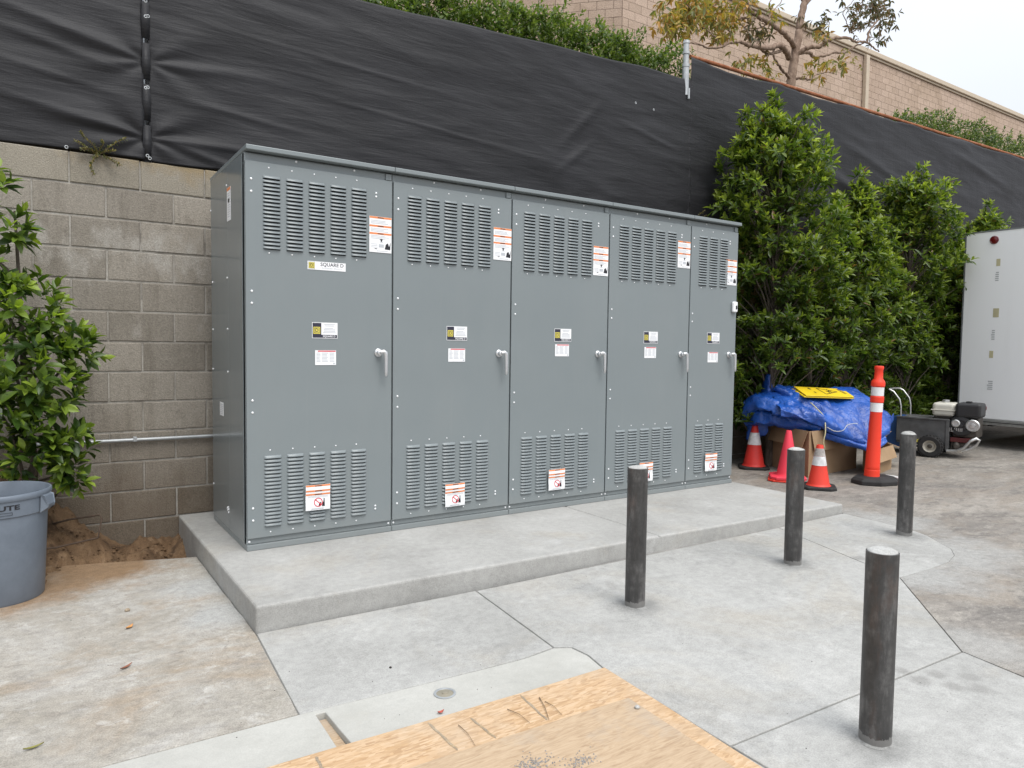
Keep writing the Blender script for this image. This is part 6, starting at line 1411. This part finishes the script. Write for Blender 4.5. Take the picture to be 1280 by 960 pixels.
LB = [([(692, 235), (655, 180), (605, 140), (560, 105), (515, 88), (475, 60), (455, 10), (470, -60)], 0.045, 0.018, [0, -.1, -.2, -.3, -.35, -.4, -.4, -.4]),
      ([(665, 290), (640, 240), (612, 222), (585, 238), (530, 240), (480, 228), (430, 212), (390, 205), (330, 232), (270, 240), (210, 222), (150, 210)], 0.05, 0.008, [0, -.1, -.2, -.3, -.4, -.5, -.55, -.6, -.6, -.7, -.8, -.8]),
      ([(650, 250), (600, 262), (560, 272), (535, 258), (500, 215), (560, 190), (610, 150)], 0.028, 0.010, [0, -.15, -.25, -.3, -.2, 0.1, 0.2]),
      ([(695, 280), (735, 250), (780, 232), (815, 238), (850, 205), (900, 188), (955, 188), (1000, 210), (1060, 210), (1090, 240), (1115, 258)], 0.042, 0.010, [0, -.1, -.2, -.2, -.3, -.35, -.4, -.4, -.4, -.4, -.4]),
      ([(720, 265), (770, 262), (785, 288), (835, 280), (890, 262), (945, 268), (990, 232), (1040, 215)], 0.032, 0.012, [0, .1, .1, .1, .15, .2, .2, .1]),
      ([(668, 392), (625, 345), (596, 300), (582, 262), (600, 230)], 0.026, 0.012, [0, -.1, -.2, -.2, -.1]),
      ([(690, 395), (740, 392), (770, 402), (805, 368), (860, 360), (905, 372)], 0.022, 0.006, [0, -.1, -.2, -.2, -.2, -.2]),
      ([(500, 90), (440, 90), (400, 100), (345, 100), (362, 150), (382, 180), (350, 215), (300, 240)], 0.02, 0.006, [-.35, -.3, -.25, -.2, -.2, -.3, -.4, -.5]),
      ([(520, 100), (560, 120), (520, 140), (450, 145), (420, 120), (400, 60)], 0.016, 0.006, [-.35, -.2, -.1, 0, 0, 0]),
      ([(1055, 210), (1065, 155), (1100, 110), (1135, 80), (1145, 20), (1130, -40)], 0.018, 0.007, [-.4, -.4, -.4, -.4, -.4, -.4]),
      ([(1100, 112), (1050, 118), (1010, 140), (975, 170), (960, 130), (930, 60), (985, 10), (1000, -40)], 0.012, 0.005, [-.4, -.3, -.2, -.1, 0, 0, 0, 0]),
      ([(330, 232), (260, 150), (215, 130), (190, 60), (150, 20), (120, -30)], 0.012, 0.005, [-.6, -.5, -.5, -.4, -.4, -.4]),
      ([(455, 10), (380, -20), (300, 20), (240, 60), (200, 110)], 0.014, 0.005, [-.4, -.4, -.3, -.3, -.3]),
      ([(738, 30), (800, -30), (880, -60), (960, -50), (1060, -70)], 0.03, 0.01, [0, 0, .1, .2, .2]), ([(560, 105), (575, 60), (560, 20), (600, -30)], 0.014, 0.007, [-.3, -.3, -.3, -.3]), ([(740, 10), (690, -60), (600, -100), (480, -90)], 0.03, 0.012, [0, .2, .3, .3]),
      ([(580, 60), (630, 10), (625, -40)], 0.009, 0.005, [-.3, -.2, -.2])]
for pts, r0, r1, dys in LB:
    f = limb(mm, pts, r0 * 1.0, r1, dys)
    if r1 <= 0.013: tips.append(f)
mm.build('branches', M['bark_tan'], tro, smooth=60, kind='stuff')
Pt = []; At = []; Cw = []
zones = [(90, 90, 80, 90, 150, 0), (220, 60, 110, 90, 190, 0), (350, 110, 80, 90, 95, 0), (430, 20, 70, 60, 55, 0), (480, 150, 60, 60, 28, 1), (1080, 40, 90, 60, 85, 1), (1150, 60, 60, 70, 40, 1), (1000, 90, 60, 70, 40, 1), (820, 110, 60, 70, 30, 1), (900, 310, 90, 50, 36, 0), (560, 330, 50, 70, 26, 0), (460, 310, 70, 40, 26, 0), (780, 350, 50, 50, 18, 0), (1100, 190, 60, 50, 22, 1), (600, 90, 60, 60, 20, 0), (540, 180, 60, 50, 18, 1), (150, -60, 150, 60, 70, 0), (400, -70, 180, 60, 70, 0), (700, -90, 180, 60, 60, 1), (1000, -60, 150, 50, 60, 1), (830, 180, 50, 50, 16, 0), (310, 180, 60, 50, 25, 0)]
arrs = []
for zx, zy, sx, sy, k, kind_ in zones:
    k = max(5, int(k * 0.8))
    Pz = np.array([zp(zx + RNG.normal(0, sx * 0.55), zy + RNG.normal(0, sy * 0.55), RNG.normal(-0.3, 0.25)) for _ in range(k)])
    Az = np.c_[RNG.normal(0, 0.8, (k, 2)), RNG.normal(-0.25, 0.5, k)]
    old_ = np.array([[0.44, 0.32, 0.07], [0.33, 0.28, 0.08], [0.17, 0.19, 0.065], [0.46, 0.26, 0.075], [0.24, 0.25, 0.07]]) if kind_ == 0 else np.array([[0.09, 0.088, 0.05], [0.13, 0.105, 0.06], [0.075, 0.085, 0.045], [0.17, 0.12, 0.075]])
    arrs.append(rosettes(Pz, Az, 4, 0.125, 0.32, old_, (0.34, 0.17, 0.07) if kind_ == 0 else (0.22, 0.12, 0.09), spread=0.8, tw=0.05))
cat_ = [np.concatenate([a[i] for a in arrs]) for i in range(6)]
cat_[1][:, 2] -= 0.55
leaves_object('crown', *cat_, M['leaf_dull'], tro)
